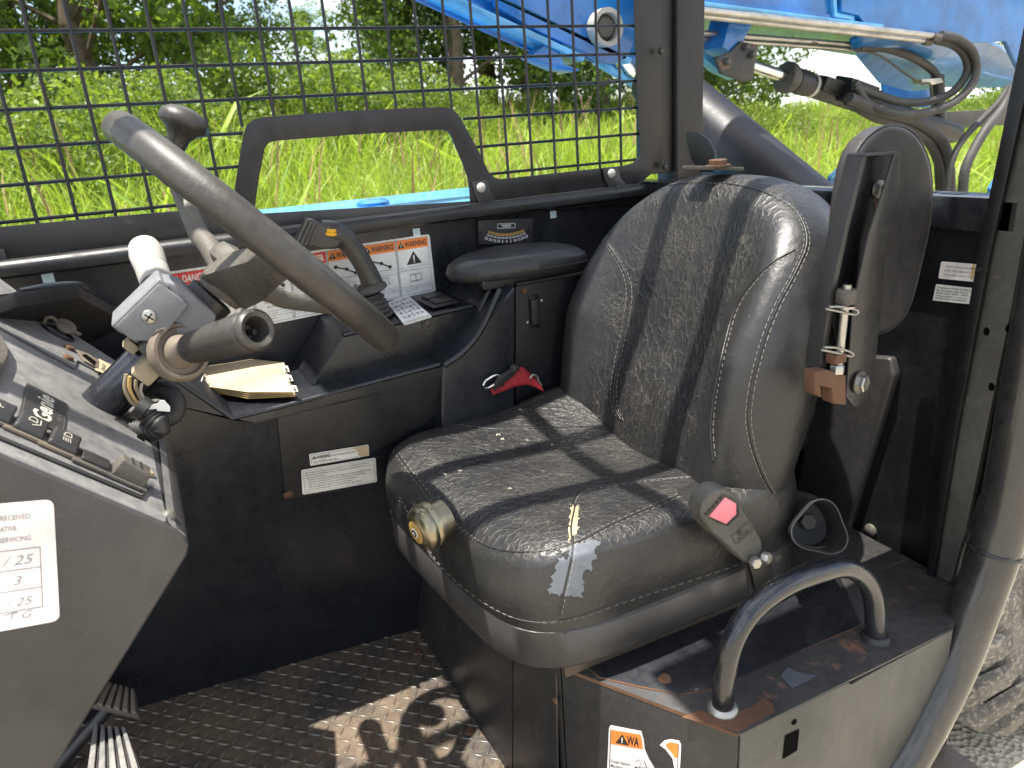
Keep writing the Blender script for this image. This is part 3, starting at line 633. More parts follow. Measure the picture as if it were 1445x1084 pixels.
# bottom strip, hoop and rear strip of one flat plate
hoop = [(330, 292), (332, 262), (336, 235), (343, 192), (348, 177), (357, 169), (372, 165), (500, 156), (624, 151), (636, 153), (646, 161), (653, 172), (676, 214), (690, 243), (697, 250), (706, 253), (880, 234), (894, 230), (902, 222), (904, 212), (897, 60), (893, -60), (870, -420),
        (930, -420), (934, 235), (926, 240), (900, 262), (664, 288), (663, 270), (660, 250), (652, 228), (637, 193), (633, 186), (624, 183), (500, 190), (388, 199), (379, 202), (374, 209), (366, 250), (360, 290), (361, 326), (330, 326)]
prism('guard_frame', pt2(AY, hoop, GY-.004), (0, .004, 0), wire, guard, .0006)
prism('bottom_strip', pt2(AY, [(-420, 345), (0, 320.5), (166, 305), (330, 291), (330, 338), (0, 374), (-420, 402)], GY-.004), (0, .004, 0), blackd, guard, .0006)
prism('bottom_strip', pt2(AY, [(361, 302), (664, 284), (905, 258), (905, 285), (700, 305), (361, 326)], GY-.003), (0, .004, 0), blackd, guard, .0006)
vx = [.0+ -.099-.0593*k for k in range(12)][::-1]+[-.099+.0593*k for k in range(1, 21)]
xs = sorted(vx); zs = [.2003+.0576*k for k in range(10)]+[.2003-.0576*k for k in range(1, 6)]
hl = AY(345, 200, GY).x; hr = AY(655, 175, GY).x; ht = AY(500, 160, GY).z; hr2 = AY(697, 250, GY).x; hl2 = AY(331, 280, GY).x
def hoop_x(z):
    t = (ht-z)/(ht+.13); return hl+(hl2-hl)*t, hr+(hr2-hr)*t
for x in xs:
    if x > 1.09: continue
    zb = -.14
    if hl-.01 < x < hr2:
        zb = ht-.012
        if x > hr: zb = ht-(x-hr)/(hr2-hr)*(ht+.12)-.005
    cyl('vertical_wire', (x, GY+.003, .86), (x, GY+.003, zb), .0031, wire, guard, 8)
for z in zs:
    if z > ht: segs = [(-.8, 1.09)]
    else: a, b = hoop_x(z); segs = [(-.8, a+.005), (b-.005, 1.09)]
    if z < -.12: continue
    for a, b in segs: cyl('horizontal_wire', (a, GY+.008, z), (b, GY+.008, z), .0031, wire, guard, 8)
for (a, b), (c, d) in (((679, 265), (688, 291)), ((863, 245), (871, 267))):
    prism('clip_strap', pt2(AY, [(a-13, b-8), (a+8, b-10), (a+14, b+8), (c+11, d-10), (c+13, d+7), (c+8, d+12), (c-8, d+14), (c-12, d+8), (c-13, d-6), (a-9, b+10)], GY-.010), (0, .004, 0), blackd, guard, .001)
    lathe('carriage_bolt', [(0, 0), (.0105, 0), (.0095, .003), (.006, .006), (0, .007)], AY(a, b, GY-.0105), (0, -1, 0), white, guard, 20)
    lathe('clip_nut', [(0, 0), (.009, 0), (.008, .003), (.004, .005), (0, .005)], AY(c, d, GY-.0105), (0, -1, 0), plast2, guard, 20)
prism('hinge_plate', pt2(AY, [(-60, 350), (6, 352), (15, 378), (12, 386), (-60, 392)], GY-.012), (0, .005, 0), blackd, guard, .001)

# ------------------------------------------------------------------ dashboard
DY = .72
dn = V((.685, 0, .728)).normalized(); dp = AY(240, 740, DY); eu = V((.728, 0, -.685)).normalized(); ev = V((0, 1, 0))
def DT(px, py, o=0.0): return PL(px, py, dp+dn*o, dn)
dash = thing('dashboard', (-.12, .9, -.5), 'dusty grey dashboard with a row of rocker switches beside the steering column', 'dashboard')
side = [AY(*p, DY) for p in ((-200, 556), (0, 641), (228, 737), (250, 747), (262, 757), (268, 771), (264, 786), (60, 1115), (-60, 1320), (-200, 1320))]
prism('side_body', side, (0, .27, 0), sidep, dash, .006, 3)
topo = [DT(*p) for p in ((-200, 552), (0, 637), (238, 737), (229, 690), (216, 627), (163, 592), (240, 560), (163, 509), (111, 476), (81, 447), (44, 425), (0, 393), (-200, 270))]
bm = bmesh.new(); prism_bm(bm, topo, dn*-.012); frombm(bm, 'top_panel', plast, dash, 35, .004, 3)
prism('front_lip', [AY(236, 735, DY+.002), AY(262, 756, DY+.002), AY(266, 772, DY+.002), AY(255, 765, DY+.002)], (0, .25, 0), plast, dash, .002)
up_ = [DT(*p, .0035) for p in ((-200, 372), (0, 461), (106, 519), (110, 508), (180, 545), (163, 509), (111, 476), (81, 447), (44, 425), (0, 393), (-200, 270))]
prism('upper_plate', up_, dn*-.003, plast, dash, .001)
prism('cover_strip', [DT(*p, .007) for p in ((-200, 400), (0, 416), (22, 413), (44, 425), (0, 393), (-200, 280))], dn*-.003, plast, dash, .001)
prism('display_pod', [DT(*p, .012) for p in ((-200, 400), (-20, 462), (4, 472), (14, 490), (14, 502), (0, 534), (-200, 480))], dn*-.012, castg, dash, .005, 3)
# row of switches
swp = [(-9, 588), (38, 610), (85, 632), (131, 655), (178, 676)]
for i, q in enumerate(swp):
    c = DT(*q, .001); du = .0205; dv = .0175
    bz = [c+eu*a*du+ev*b*dv for a, b in ((-1, -1), (1, -1), (1, 1), (-1, 1))]
    prism('switch_bezel', bz, dn*.0035, tan if i in (1, 2) else castg, dash, .0012)
    if i in (0, 1, 2, 4):
        hh = .019 if i == 4 else .012; k_ = .84 if i == 4 else .70
        pr = [c+dn*.003+eu*a*du*k_+ev*b*dv*.8 for a, b in ((-1, -1), (1, -1), (1, 1), (-1, 1))]
        bm = bmesh.new(); lo = [bm.verts.new(p) for p in pr]
        hs = (hh*.55, hh, hh, hh*.55) if i != 4 else (hh, hh*.8, hh*.8, hh)
        hi = [bm.verts.new(c+(p-c)*.9+dn*h) for p, h in zip(pr, (hs[0], hs[0]*.8, hs[1], hs[1]))]
        bm.faces.new(lo); bm.faces.new(hi)
        for a in range(4): bm.faces.new((lo[a], lo[(a+1) % 4], hi[(a+1) % 4], hi[a]))
        rk = frombm(bm, 'rocker_switch', plast2 if i != 4 else castg, dash, 35, .0025, 3)
        t0, t1, t2, t3 = [c+(p-c)*.86+dn*(h+.0004) for p, h in zip(pr, (hs[0], hs[0]*.8, hs[1], hs[1]))]
        sh = Sheet(t0, t3, t2, t1, dn)
        if i == 2:
            sh.text('D', .50, .66, .34, emblem, bold=-.01, lvl=2)
            for k in range(4): sh.line(.22, .40+k*.09, .44, .36+k*.09, emblem, .035)
        if i == 1:
            sh.text('D', .42, .62, .36, emblem, bold=-.01, lvl=2); sh.line(.45, .75, .25, .48, emblem, .04); sh.line(.45, .75, .75, .7, emblem, .04)
        if i == 0: sh.text('P', .4, .6, .3, emblem)
        sh.flush(rk, {emblem.name: 'symbol'})
        if i == 4:
            bm = bmesh.new()
            for a in range(5):
                for b_ in range(2): lathe_bm(bm, [(.0013, 0), (.0013, .0007), (0, .0008)], t0.lerp(t3, .12+.19*a).lerp(t1.lerp(t2, .12+.19*a), .35+.3*b_), dn, 8)
            frombm(bm, 'grip_dots', plast2, rk, 40)
    else: prism('switch_blank', [c+dn*.003+eu*a*du*.66+ev*b*dv*.66 for a, b in ((-1, -1), (1, -1), (1, 1), (-1, 1))], dn*.004, plast2, dash, .003, 3)
tube('switch_rail', [DT(-200, 495, .002), DT(-14, 612, .002), DT(200, 702, .002), DT(207, 690, .002)], .0022, blackd, dash, 8, n=1)
lathe('panel_screw', [(0, 0), (.007, 0), (.007, .0015), (.0055, .0035), (0, .004)], DT(208, 668, .001), dn, beige, dash, 20)
lathe('corner_screw', [(0, 0), (.007, 0), (.004, .003), (0, .004)], AY(239, 726, DY+.02), (.5, -.2, .8), castg, dash, 16)
# maker's plate
sh = Sheet(DT(27, 586, .002), DT(38, 540, .002), DT(96, 570, .002), DT(91, 613, .002), dn)
bp = sh.plate('maker_plate', plast2, dash, .0015, .05); sh.frame(.03, .04, .97, .96, castg, .02, 1)
sh.text('Genie', .10, .66, .40, emblem, wmax=.80, bold=.028, shear=.15); sh.text('A TEREX BRAND', .14, .90, .10, castg, wmax=.72, bold=.01)
sh.flush(bp, {emblem.name: 'brand_lettering', castg.name: 'small_lettering'})
# key switch with its hanging cap, second covered socket, scribbled tag, bolts
bm = bmesh.new(); c = DT(82, 470, .004)
tube('key_ring', [c+eu*.021*math.cos(t)*1.0+ev*.021*math.sin(t) for t in [k*math.pi/10 for k in range(20)]], .003, rear, dash, 8, True, 2)
kc = c+dn*.010+eu*.004+ev*.012
lathe('socket_cap', [(0, 0), (.014, 0), (.0145, .003), (.012, .0045), (.009, .0045), (.008, .0055), (.0045, .0055), (.004, .0065), (0, .0065)], kc, (dn+V((0, -.5, 0))).normalized(), tan, dash, 28)
tube('cap_strap', [kc+eu*-.012+dn*.001, kc+eu*-.021+ev*-.004+dn*.004, kc+eu*-.027+ev*-.008, kc+eu*-.026+ev*-.016-dn*.006], .0028, tan, dash, 8)
tube('cap_strap', [kc+eu*.012, kc+eu*.022+ev*.001], .003, tan, dash, 8)
lathe('panel_bolt', [(0, 0), (.0075, 0), (.006, .004), (0, .005)], DT(97, 492, .004), dn, rusty, dash, 14)
lathe('panel_bolt', [(0, 0), (.0075, 0), (.006, .004), (0, .005)], DT(96, 506, .004), dn, rusty, dash, 14)
prism('slot_frame', [DT(*p, .005) for p in ((106, 494), (117, 495), (139, 510), (137, 520), (118, 510))], dn*.0015, tan, dash, .0006)
prism('slot', [DT(*p, .0068) for p in ((115, 501), (121, 500), (136, 511), (133, 516))], dn*.0004, holed, dash, 0)
sh = Sheet(DT(134, 522, .005), DT(140, 506, .005), DT(158, 516, .005), DT(152, 529, .005), dn); pl_ = sh.plate('scribbled_tag', manila, dash, .0005, .05); sh.text('Jack', .15, .62, .35, ink, wmax=.6, shear=.3); sh.flush(pl_, {ink.name: 'handwriting'})
prism('slot', [DT(*p, .0006) for p in ((194, 613), (204, 620), (203, 623), (193, 617))], dn*.0003, holed, dash, 0)
# pen marks near the corner
sh = Sheet(DT(200, 690, .0006), DT(205, 668, .0006), DT(228, 690, .0006), DT(226, 712, .0006), dn)
for k in range(5): sh.line(.15+.14*k, .55+.1*(k % 2), .28+.14*k, .2+.08*(k % 3), tape, .05); sh.line(.28+.14*k, .2+.08*(k % 3), .3+.14*k, .6, tape, .05)
sh.flush(dash, {tape.name: 'scratch_marks'})
# service label on the side
sh = Sheet(AY(-60, 716, DY-.0008), AY(75.5, 705, DY-.0008), AY(84.5, 876, DY-.0008), AY(-60, 902, DY-.0008))
lab = sh.plate('service_label', paperw, None, .0005, .05); tag(lab, 'white service record label with a handwritten table on the dashboard side', 'label')
sh.text('RECEIVED', .425, .13, .038, greyink, wmax=.315); sh.text('ATIVE', .425, .215, .038, greyink, wmax=.17); sh.text('SERVICING', .41, .30, .038, greyink, wmax=.33)
for v in (.365, .525, .69, .855): sh.line(.05, v, .835, v, greyink, .006)
sh.line(.832, .365, .832, .855, greyink, .005)
for s_, u, v, h in (('/ 25', .44, .485, .075), ('. 3', .44, .645, .07), ('/ 25', .46, .815, .065), ('T G', .46, .925, .06)): sh.text(s_, u, v, h, greyink, shear=.3, bold=-.012)
sh.line(.44, .875, .58, .865, greyink, .007)
sh.flush(lab, {greyink.name: 'print'})
# ------------------------------------------------------------------ steering column
hubc = V((.080, 1.0, -.160)); base_c = AY(128, 588, 1.0); cd = (hubc-base_c).normalized(); wn = V((.74, 0, .673)).normalized()
colm = thing('steering_column', base_c, 'steering column with grey switch housing, two stalks and loose wiring', 'steering column')
cyl('column_tube', base_c-cd*.06, hubc-cd*.03, .0262, black, colm, 32)
lathe('dark_collar', [(0, 0), (.030, 0), (.030, .020), (.026, .022), (0, .022)], hubc-cd*.045, cd, blackd, colm, 28)
yb = V((0, 1, 0)); nb = cd.cross(yb).normalized()
if nb.z < 0: nb = -nb
hc = AY(242, 447, .985)
def HB(a, b, c): return hc+cd*a+yb*b+nb*c
prism('switch_housing', [HB(-.034, -.03, .040), HB(.030, -.03, .040), HB(.040, -.03, .022), HB(.040, -.03, -.03), HB(.02, -.03, -.044), HB(-.03, -.03, -.044), HB(-.04, -.03, -.03), HB(-.04, -.03, .025)], (0, .07, 0), grey, colm, .004, 3)
prism('housing_cover', [HB(-.048, -.038, .046), HB(.030, -.038, .046), HB(.030, .045, .046), HB(-.048, .045, .046)], nb*-.016, grey, colm, .004, 3)
prism('housing_face', [HB(-.046, -.040, .042), HB(.026, -.040, .042), HB(.028, -.040, .002), HB(-.028, -.040, -.004), HB(-.046, -.040, .018)], (0, .008, 0), grey, colm, .003, 2)
sc_ = lathe('face_screw', [(0, 0), (.0085, 0), (.0075, .0025), (.004, .004), (0, .0042)], HB(-.012, -.041, .024), (0, -1, 0), steel, colm, 20)
for dx, dz in ((1, 1), (1, -1)): prism('cross_slot', [HB(-.012, -.0455, .024)+V((dx*a*.004+b*.0007*dz, 0, dz*a*.004-b*.0007*dx)) for a, b in ((-1, -1), (1, -1), (1, 1), (-1, 1))], (0, .001, 0), ink, colm, 0)
# stalk towards the camera
s0 = AY(262, 494, .935); s1 = AY(362, 465, .80); sd = (s1-s0).normalized(); sl_ = (s1-s0).length
lathe('stalk_boot', [(0, -.02), (.036, -.02), (.037, -.010), (.034, -.004), (.030, -.004), (.028, -.010), (.022, -.010), (.020, -.002), (.016, .006), (.014, .014), (0, .014)], s0-sd*.004, sd, tan, colm, 36)
lathe('switch_stalk', [(0, .012), (.0165, .012), (.018, .016), (.019, .022), (.0182, .026), (.0195, .028), (.0225, sl_*.8), (.0228, sl_-.012), (.0215, sl_-.010), (.0232, sl_-.006), (.0225, sl_), (.019, sl_+.003), (.0145, sl_+.001), (.0135, sl_-.012), (.010, sl_-.025), (0, sl_-.025)], s0, sd, rubber, colm, 44, 50)
tube('inner_tab', [s0+sd*(sl_-.022), s0+sd*(sl_-.010)+V((.003, 0, -.002))], .0035, ink, colm, 6, n=1)
w0 = AY(226, 412, 1.09); w1 = AY(208, 362, 1.17); wd_ = (w1-w0).normalized(); wl = (w1-w0).length
lathe('white_stalk', [(.0, 0), (.020, 0), (.0215, .003), (.0215, wl*.45), (.0205, wl*.47), (.0215, wl*.5), (.0235, wl*.9), (.021, wl*1.12), (.014, wl*1.24), (0, wl*1.28)], w0+wd_*.012, wd_, white, colm, 32)
lathe('stalk_socket', [(0, -.03), (.018, -.03), (.023, .0), (.023, .012), (.02, .016), (0, .016)], w0, wd_, plast2, colm, 28)
# connector, wires, corrugated conduits, tag
cc = AY(209, 520, .97); cb_ = basis(cd, nb)
box('connector', cc, (.030, .036, .026), beige, colm, cb_, .004, 2); box('connector_body', cc+cd*.03+nb*.012, (.034, .044, .030), castg, colm, cb_, .004)
box('connector', AY(185, 487, .985), (.012, .03, .016), beige, colm, cb_, .002)
box('housing_clip', AY(193, 474, .975), (.012, .02, .01), grey, colm, cb_, .002)
prism('housing_bracket', [HB(-.012, -.036, -.03), HB(.010, -.036, -.03), HB(.03, -.036, -.07), HB(.0, -.036, -.06)], (0, .02, 0), tan, colm, .002)
wires = [((178, 528), (176, 548), (184, 566), (196, 576)), ((183, 531), (183, 548), (190, 564), (200, 574)), ((192, 536), (192, 548), (198, 562), (204, 574)), ((200, 540), (198, 552), (202, 562), (206, 572))]
for i, wp_ in enumerate(wires): tube('wire', [AY(*p, .965+.004*i) for p in wp_], .0022, [beige, manila2, beige, emblem][i], colm, 8)
def conduit(name, pts, r, n=10, rings=60):
    P = smoothpts(pts, n); # resample finely
    Q = []; tot = sum((b-a).length for a, b in zip(P, P[1:])); m = rings*4
    acc = 0; j = 0
    for k in range(m+1):
        s_ = tot*k/m
        while j < len(P)-2 and acc+(P[j+1]-P[j]).length < s_: acc += (P[j+1]-P[j]).length; j += 1
        Q.append(P[j].lerp(P[j+1], min(1, (s_-acc)/max(1e-9, (P[j+1]-P[j]).length))))
    return tube(name, Q, r, hose if 0 else plast2, colm, 14, n=1, rfn=lambda t: r*(1+.15*math.cos(t*rings*2*math.pi)), smooth=180)
conduit('conduit', [AY(*p, d) for p, d in (((200, 574), .955), ((214, 592), .945), ((226, 602), .94), ((214, 607), .95), ((190, 606), .98), ((166, 600), 1.03), ((150, 597), 1.06))], .0115, rings=30)
conduit('conduit', [AY(*p, d) for p, d in (((206, 584), .962), ((226, 592), .958), ((244, 586), .965), ((249, 570), .98), ((240, 556), 1.0), ((222, 550), 1.02), ((205, 553), 1.03))], .0105, rings=34)
tube('conduit_tie', [AY(198, 572, .95), AY(210, 580, .945)], .0135, ink, colm, 10, n=1)
prism('wire_tag', [AY(*p, .940) for p in ((209, 571), (222, 570), (226, 565), (232, 565), (240, 574), (240, 581), (222, 580), (221, 577), (209, 578))], (0, .0008, 0), paper, colm, 0)

# ------------------------------------------------------------------ steering wheel
WC = V((.133, 1.0, -.115)); WR = .200; u_ = V((.673, 0, -.74)).normalized()
whl = thing('steering_wheel', WC, 'worn black steering wheel with a spinner knob in front of the seat', 'steering wheel')
def rim(t, r=WR): return WC+u_*(r*math.cos(t))+yb*(r*math.sin(t))
bm = bmesh.new(); NS, NC = 180, 20; rg = []
for i in range(NS):
    t = 2*math.pi*i/NS; rad = (rim(t)-WC).normalized(); c = rim(t); ring = []
    for k in range(NC):
        q = 2*math.pi*k/NC; rr = .0184
        if math.sin(q) < -.3 or math.cos(q) < -.5: rr *= 1-.075*(.5+.5*math.cos(i*2*math.pi/6))*min(1, max(0, -math.sin(q)*.6-math.cos(q)*.6))
        ring.append(bm.verts.new(c+rad*(rr*math.cos(q)*.96)+wn*(rr*math.sin(q)*1.05)))
    rg.append(ring)
for i in range(NS):
    for k in range(NC): bm.faces.new((rg[i][k], rg[(i+1) % NS][k], rg[(i+1) % NS][(k+1) % NC], rg[i][(k+1) % NC]))
frombm(bm, 'rim', rubber, whl, 180)
tube('rim_seam', [rim(2*math.pi*k/90)+wn*.0176+(rim(2*math.pi*k/90)-WC).normalized()*.001 for k in range(90)], .0008, castg, whl, 6, True, 1)
hubw = WC-wn*.064
lathe('hub', [(0, -.026), (.028, -.026), (.031, -.02), (.033, .006), (.041, .012), (.042, .024), (.036, .034), (.020, .038), (0, .038)], hubw, wn, castg, whl, 28)
def spoke(t, r0, r1, mid, mt):
    d = (rim(t)-WC).normalized(); a = hubw+d*.022+wn*.004; b = hubw+d*WR*.5+wn*mid; c = rim(t, WR-.008)-wn*.006
    tube('spoke', [a, a.lerp(b, .6)+wn*.002, b, c], r0, mt, whl, 14, rfn=lambda q: r0+(r1-r0)*q)
spoke(math.radians(125), .0150, .0125, .022, castg); spoke(math.radians(33), .0145, .012, .022, castg)
# the near spoke is a broad channel
t = math.radians(-92); d = (rim(t)-WC).normalized(); a = hubw+d*.02; c = rim(t, WR-.01)-wn*.004; sx_ = wn.cross(d).normalized()
bm = bmesh.new(); lo = []; hi = []
for f, wd2, th in ((0, .034, .020), (.45, .030, .018), (.8, .022, .014), (1, .019, .012)):
    p = a.lerp(c, f)-wn*(.004*math.sin(f*3)); lo += [p-sx_*wd2-wn*th, p+sx_*wd2-wn*th]; hi += [p-sx_*wd2*.9+wn*th, p+sx_*wd2*.9+wn*th]
LV = [bm.verts.new(p) for p in lo]; HV = [bm.verts.new(p) for p in hi]
for k in range(3):
    bm.faces.new((LV[2*k], LV[2*k+1], LV[2*k+3], LV[2*k+2])); bm.faces.new((HV[2*k], HV[2*k+1], HV[2*k+3], HV[2*k+2]))
    bm.faces.new((LV[2*k], LV[2*k+2], HV[2*k+2], HV[2*k])); bm.faces.new((LV[2*k+1], LV[2*k+3], HV[2*k+3], HV[2*k+1]))
bm.faces.new((LV[0], LV[1], HV[1], HV[0])); bm.faces.new((LV[6], LV[7], HV[7], HV[6]))
frombm(bm, 'spoke', castg, whl, 40, .004, 2)
prism('spoke_recess', [a.lerp(c, f)+sx_*s_*w_-wn*.0195 for f, s_, w_ in ((.25, -1, .018), (.62, -1, .013), (.62, 1, .013), (.25, 1, .018))], wn*.0008, plast2, whl, .0006)
kt = math.radians(118); kb = AY(262, 172, 1.15)
kn = lathe('spinner_knob', [(0, -.050), (.012, -.050), (.0125, -.030), (.015, -.018), (.022, -.008), (.031, -.003), (.0335, .004), (.031, .013), (.022, .020), (.010, .0235), (0, .024)], kb+wn*-.006, (wn+V((-.25, 0, .25))).normalized(), rubber, whl, 32, 60)
box('knob_clamp', rim(kt)+wn*.012, (.04, .03, .02), castg, whl, basis(yb, wn), .004)

# ------------------------------------------------------------------ control lever, gauge, decals, papers
joy = thing('control_lever', (.35, 1.40, -.33), 'black control lever grip with a yellow thumb switch on a rubber boot', 'joystick')
jb = AZ(528, 462, -.327); jy = 1.385
j0 = AY(532, 455, jy); 
bm = bmesh.new(); prof = [(0, 0), (.036, 0)]
for k in range(6): h = .006+k*.0095; r_ = .036-.0022*k; prof += [(r_, h), (r_+.001, h+.003), (r_-.0045, h+.006), (r_-.0045, h+.008)]
prof += [(.0, .064)]; lathe_bm(bm, prof, AY(533, 450, jy)-V((0, 0, .012)), V((-.12, .02, 1)), 32); frombm(bm, 'rubber_boot', hose, joy, 50)
lathe('grip_flange', [(0, -.004), (.026, -.004), (.032, 0), (.031, .006), (.022, .014), (0, .016)], AY(524, 409, jy), V((-.2, 0, 1)), rubber, joy, 30)
gp = [AY(*p, jy) for p in ((528, 410), (522, 392), (512, 372), (500, 353), (487, 338), (470, 330), (452, 327))]
GR = [.0235, .0205, .0190, .0195, .0215, .024, .0215]
tube('grip', gp, .02, rubber, joy, 20, rfn=lambda t: np.interp(t, np.linspace(0, 1, 7), GR), smooth=180)
prism('grip_head', [AY(*p, jy-.022) for p in ((419, 342), (436, 309), (446, 310), (486, 338), (478, 352), (452, 352))], (0, .042, 0), rubber, joy, .007, 3)
for k in range(4): tube('head_rib', [AY(419+6*k, 343+1.5*k, jy-.0235), AY(434+5*k, 310+2.2*k, jy-.0235)], .0022, castg, joy, 8, n=1)
lathe('thumb_switch', [(0, 0), (.014, 0), (.0145, .004), (.013, .007), (.010, .0075), (.009, .005), (0, .005)], AY(466, 325, jy-.010), V((.15, -.45, 1)), yellow, joy, 28)
lathe('switch_rim', [(.016, -.004), (.018, -.002), (.0165, .002), (.0145, .002)], AY(466, 325, jy-.010), V((.15, -.45, 1)), yellow, joy, 28)

gg = thing('level_gauge', AY(712, 328, 1.49), 'small black curved level gauge with a degree scale under the sill', 'gauge')
gq = [AY(*p, 1.482) for p in ((675, 311), (752, 308), (752, 342), (676, 345.5))]
prism('gauge_body', gq, (0, .017, 0), plast2, gg, .0015)
sh = Sheet(*[p+V((0, -.0006, 0)) for p in gq])
def arcpt(t, r): return .5+math.sin(t)*r*.40/ .40, 0
for k in range(24):
    def bp_(t, rr): return (.5+.80*rr*math.sin(t), -1.02+rr*1.72*math.cos(t))
    t0 = (-.44+.88*k/24)*1.0; t1 = (-.44+.88*(k+1)/24)
    sh.poly([bp_(t0, .93), bp_(t1, .93), bp_(t1, 1.0), bp_(t0, 1.0)], amberm, 1)
    sh.poly([bp_(t0, 1.035), bp_(t1, 1.035), bp_(t1, 1.052), bp_(t0, 1.052)], paper, 1)
for k, lb in enumerate(('25', '20', '15', '10', '5', '0', '5', '10', '15', '20', '25')):
    t0 = -.42+.84*k/10; a_, b_ = bp_(t0, 1.01), bp_(t0, 1.05); sh.line(a_[0], a_[1], b_[0], b_[1], paper, .03)
    x0, y0 = bp_(t0, 1.155); sh.text(lb, x0, y0, .115, paper, bold=.02, rot=-t0*.8, align='c')
sh.frame(.34, .18, .66, .36, paper, .025); sh.rect(.35, .20, .40, .34, ink, 2); sh.rect(.60, .20, .65, .34, ink, 2); sh.rect(.41, .22, .59, .26, paper); sh.rect(.42, .29, .58, .32, paper)
sh.flush(gg, {amberm.name: 'fluid_tube', paper.name: 'scale', ink.name: 'screw_print'})
for q in ((679, 329), (748, 325)): lathe('mounting_screw', [(0, 0), (.005, 0), (.004, .002), (0, .0025)], AY(*q, 1.4815), (0, -1, 0), blackd, gg, 12)

def warn_head(s, u0, u1, v0, v1, txt='WARNING', m=orange, tm=ink):
    s.rect(u0, v0, u1, v1, m); h = (v1-v0)*.56; v = v1-(v1-v0)*.22; a = s.w/s.h; W = u1-u0
    s.tri(u0+W*.13, v0+(v1-v0)*.5, (v1-v0)*.62, tm, 2, paper if tm is ink else ink); s.text(txt, u0+W*.25, v, h, tm, wmax=W*.70, bold=.03)
def textlines(s, u0, u1, v0, n, dv, m=ink, strs=None, h=.018):
    for k in range(n):
        st_ = strs[k % len(strs)]; f = 1 if k < n-1 else .55; s.text(st_, u0, v0+k*dv, h, m, wmax=(u1-u0)*f)
def book(s, cu, cv, sz, m=ink):
    a = s.w/s.h; w_ = sz/a
    s.frame(cu-w_, cv-sz*.6, cu+w_, cv+sz*.6, m, .006); s.line(cu, cv-sz*.6, cu, cv+sz*.7, m, .010)
    s.line(cu-w_*.9, cv-sz*.8, cu, cv-sz*.6, m, .006); s.line(cu+w_*.9, cv-sz*.8, cu, cv-sz*.6, m, .006); s.line(cu-w_*1.1, cv+sz*.7, cu+w_*1.1, cv+sz*.7, m, .006)
x0 = AY(237, 384, 1.498).x; x1 = AY(606, 330, 1.498).x; cw = x1-AY(557, 337, 1.498).x; nc = int(round((x1-x0)/cw))
sh = Sheet(AY(237, 384, 1.498), AY(606, 330.5, 1.498), AY(615, 411, 1.498), AY(243, 486, 1.498))
dec = sh.plate('decal_sheet', paper, None, .0006, .04); tag(dec, 'wide white sheet of orange headed warning pictograms on the wall behind the lever', 'decal')
mid = 'keep clear of the boom and|lifting load. death or serious|injury can result from tipping|over or contact with the|machine. stay seated and|wear the belt at all times.'.split('|')
for c_ in range(nc):
    u0 = .008+c_*(.984/nc)+.004; u1 = u0+.984/nc-.008; W = u1-u0; um = (u0+u1)/2
    if c_: sh.line(u0-.004, .02, u0-.004, .98, ink, .006)
    sh.frame(u0, .035, u1, .965, ink, .004)
    if c_ < nc-3: warn_head(sh, u0, u1, .035, .21, 'DANGER', redink, paper)
    else: warn_head(sh, u0, u1, .035, .20)
    if c_ == nc-1:
        sh.tri(um, .35, .22, ink, 2, paper); textlines(sh, u0+.004, u1-.004, .51, 2, .04, ink, ['Improper operation or maintenance can', 'result in death or serious injury.'])
        sh.line(u0, .56, u1, .56, ink, .004); book(sh, um, .69, .09); textlines(sh, u0+.004, u1-.004, .84, 3, .035, ink, ['Read and understand operators manual', 'and all safety signs before using', 'or maintaining machine.'])
    else:
        k = c_ % 3; a = sh.w/sh.h
        sh.line(u0+W*.2, .30, u0+W*.5, .36, ink, .022); sh.line(u0+W*.5, .36, u0+W*.78, .44 if k else .30, ink, .022)
        for (q, r_) in ((u0+W*.2, .30), (u0+W*.52, .36), (u0+W*.78, .44 if k else .30)): sh.poly([(q+.03/a*math.cos(t), r_+.03*math.sin(t)) for t in [j*math.pi/5 for j in range(10)]], ink, 3)
        sh.line(u0+W*.15, .49, u0+W*.85, .49, ink, .006); textlines(sh, u0+.004, u1-.004, .545, 1, .04, ink, mid[c_ % 4:]+mid[:1]); sh.line(u0, .58, u1, .58, ink, .004)
        if k == 0: book(sh, um, .69, .07)
        elif k == 1:
            for j in range(16): t0 = j*math.pi/8; sh.line(u0+W*.32+.10/a*math.cos(t0), .69+.075*math.sin(t0), u0+W*.32+.10/a*math.cos(t0+.4), .69+.075*math.sin(t0+.4), ink, .006)
            sh.poly([(u0+W*.32+.035/a*math.cos(t), .69+.03*math.sin(t)) for t in [j*math.pi/5 for j in range(10)]], redink, 3); sh.poly([(u0+W*.68, .62), (u0+W*.78, .62), (u0+W*.84, .76), (u0+W*.62, .76)], greyink, 2)
        else:
            sh.line(u0+W*.3, .74, u0+W*.75, .72, ink, .007); sh.line(u0+W*.3, .74, u0+W*.36, .715, ink, .01); sh.line(u0+W*.75, .72, u0+W*.69, .70, ink, .01); sh.frame(u0+W*.25, .62, u0+W*.7, .67, ink, .006)
        textlines(sh, u0+.004, u1-.004, .81, 4, .037, ink, mid)
sh.flush(dec, {ink.name: 'print', orange.name: 'warning_band', redink.name: 'danger_band', paper.name: 'header_print', greyink.name: 'grey_print'})
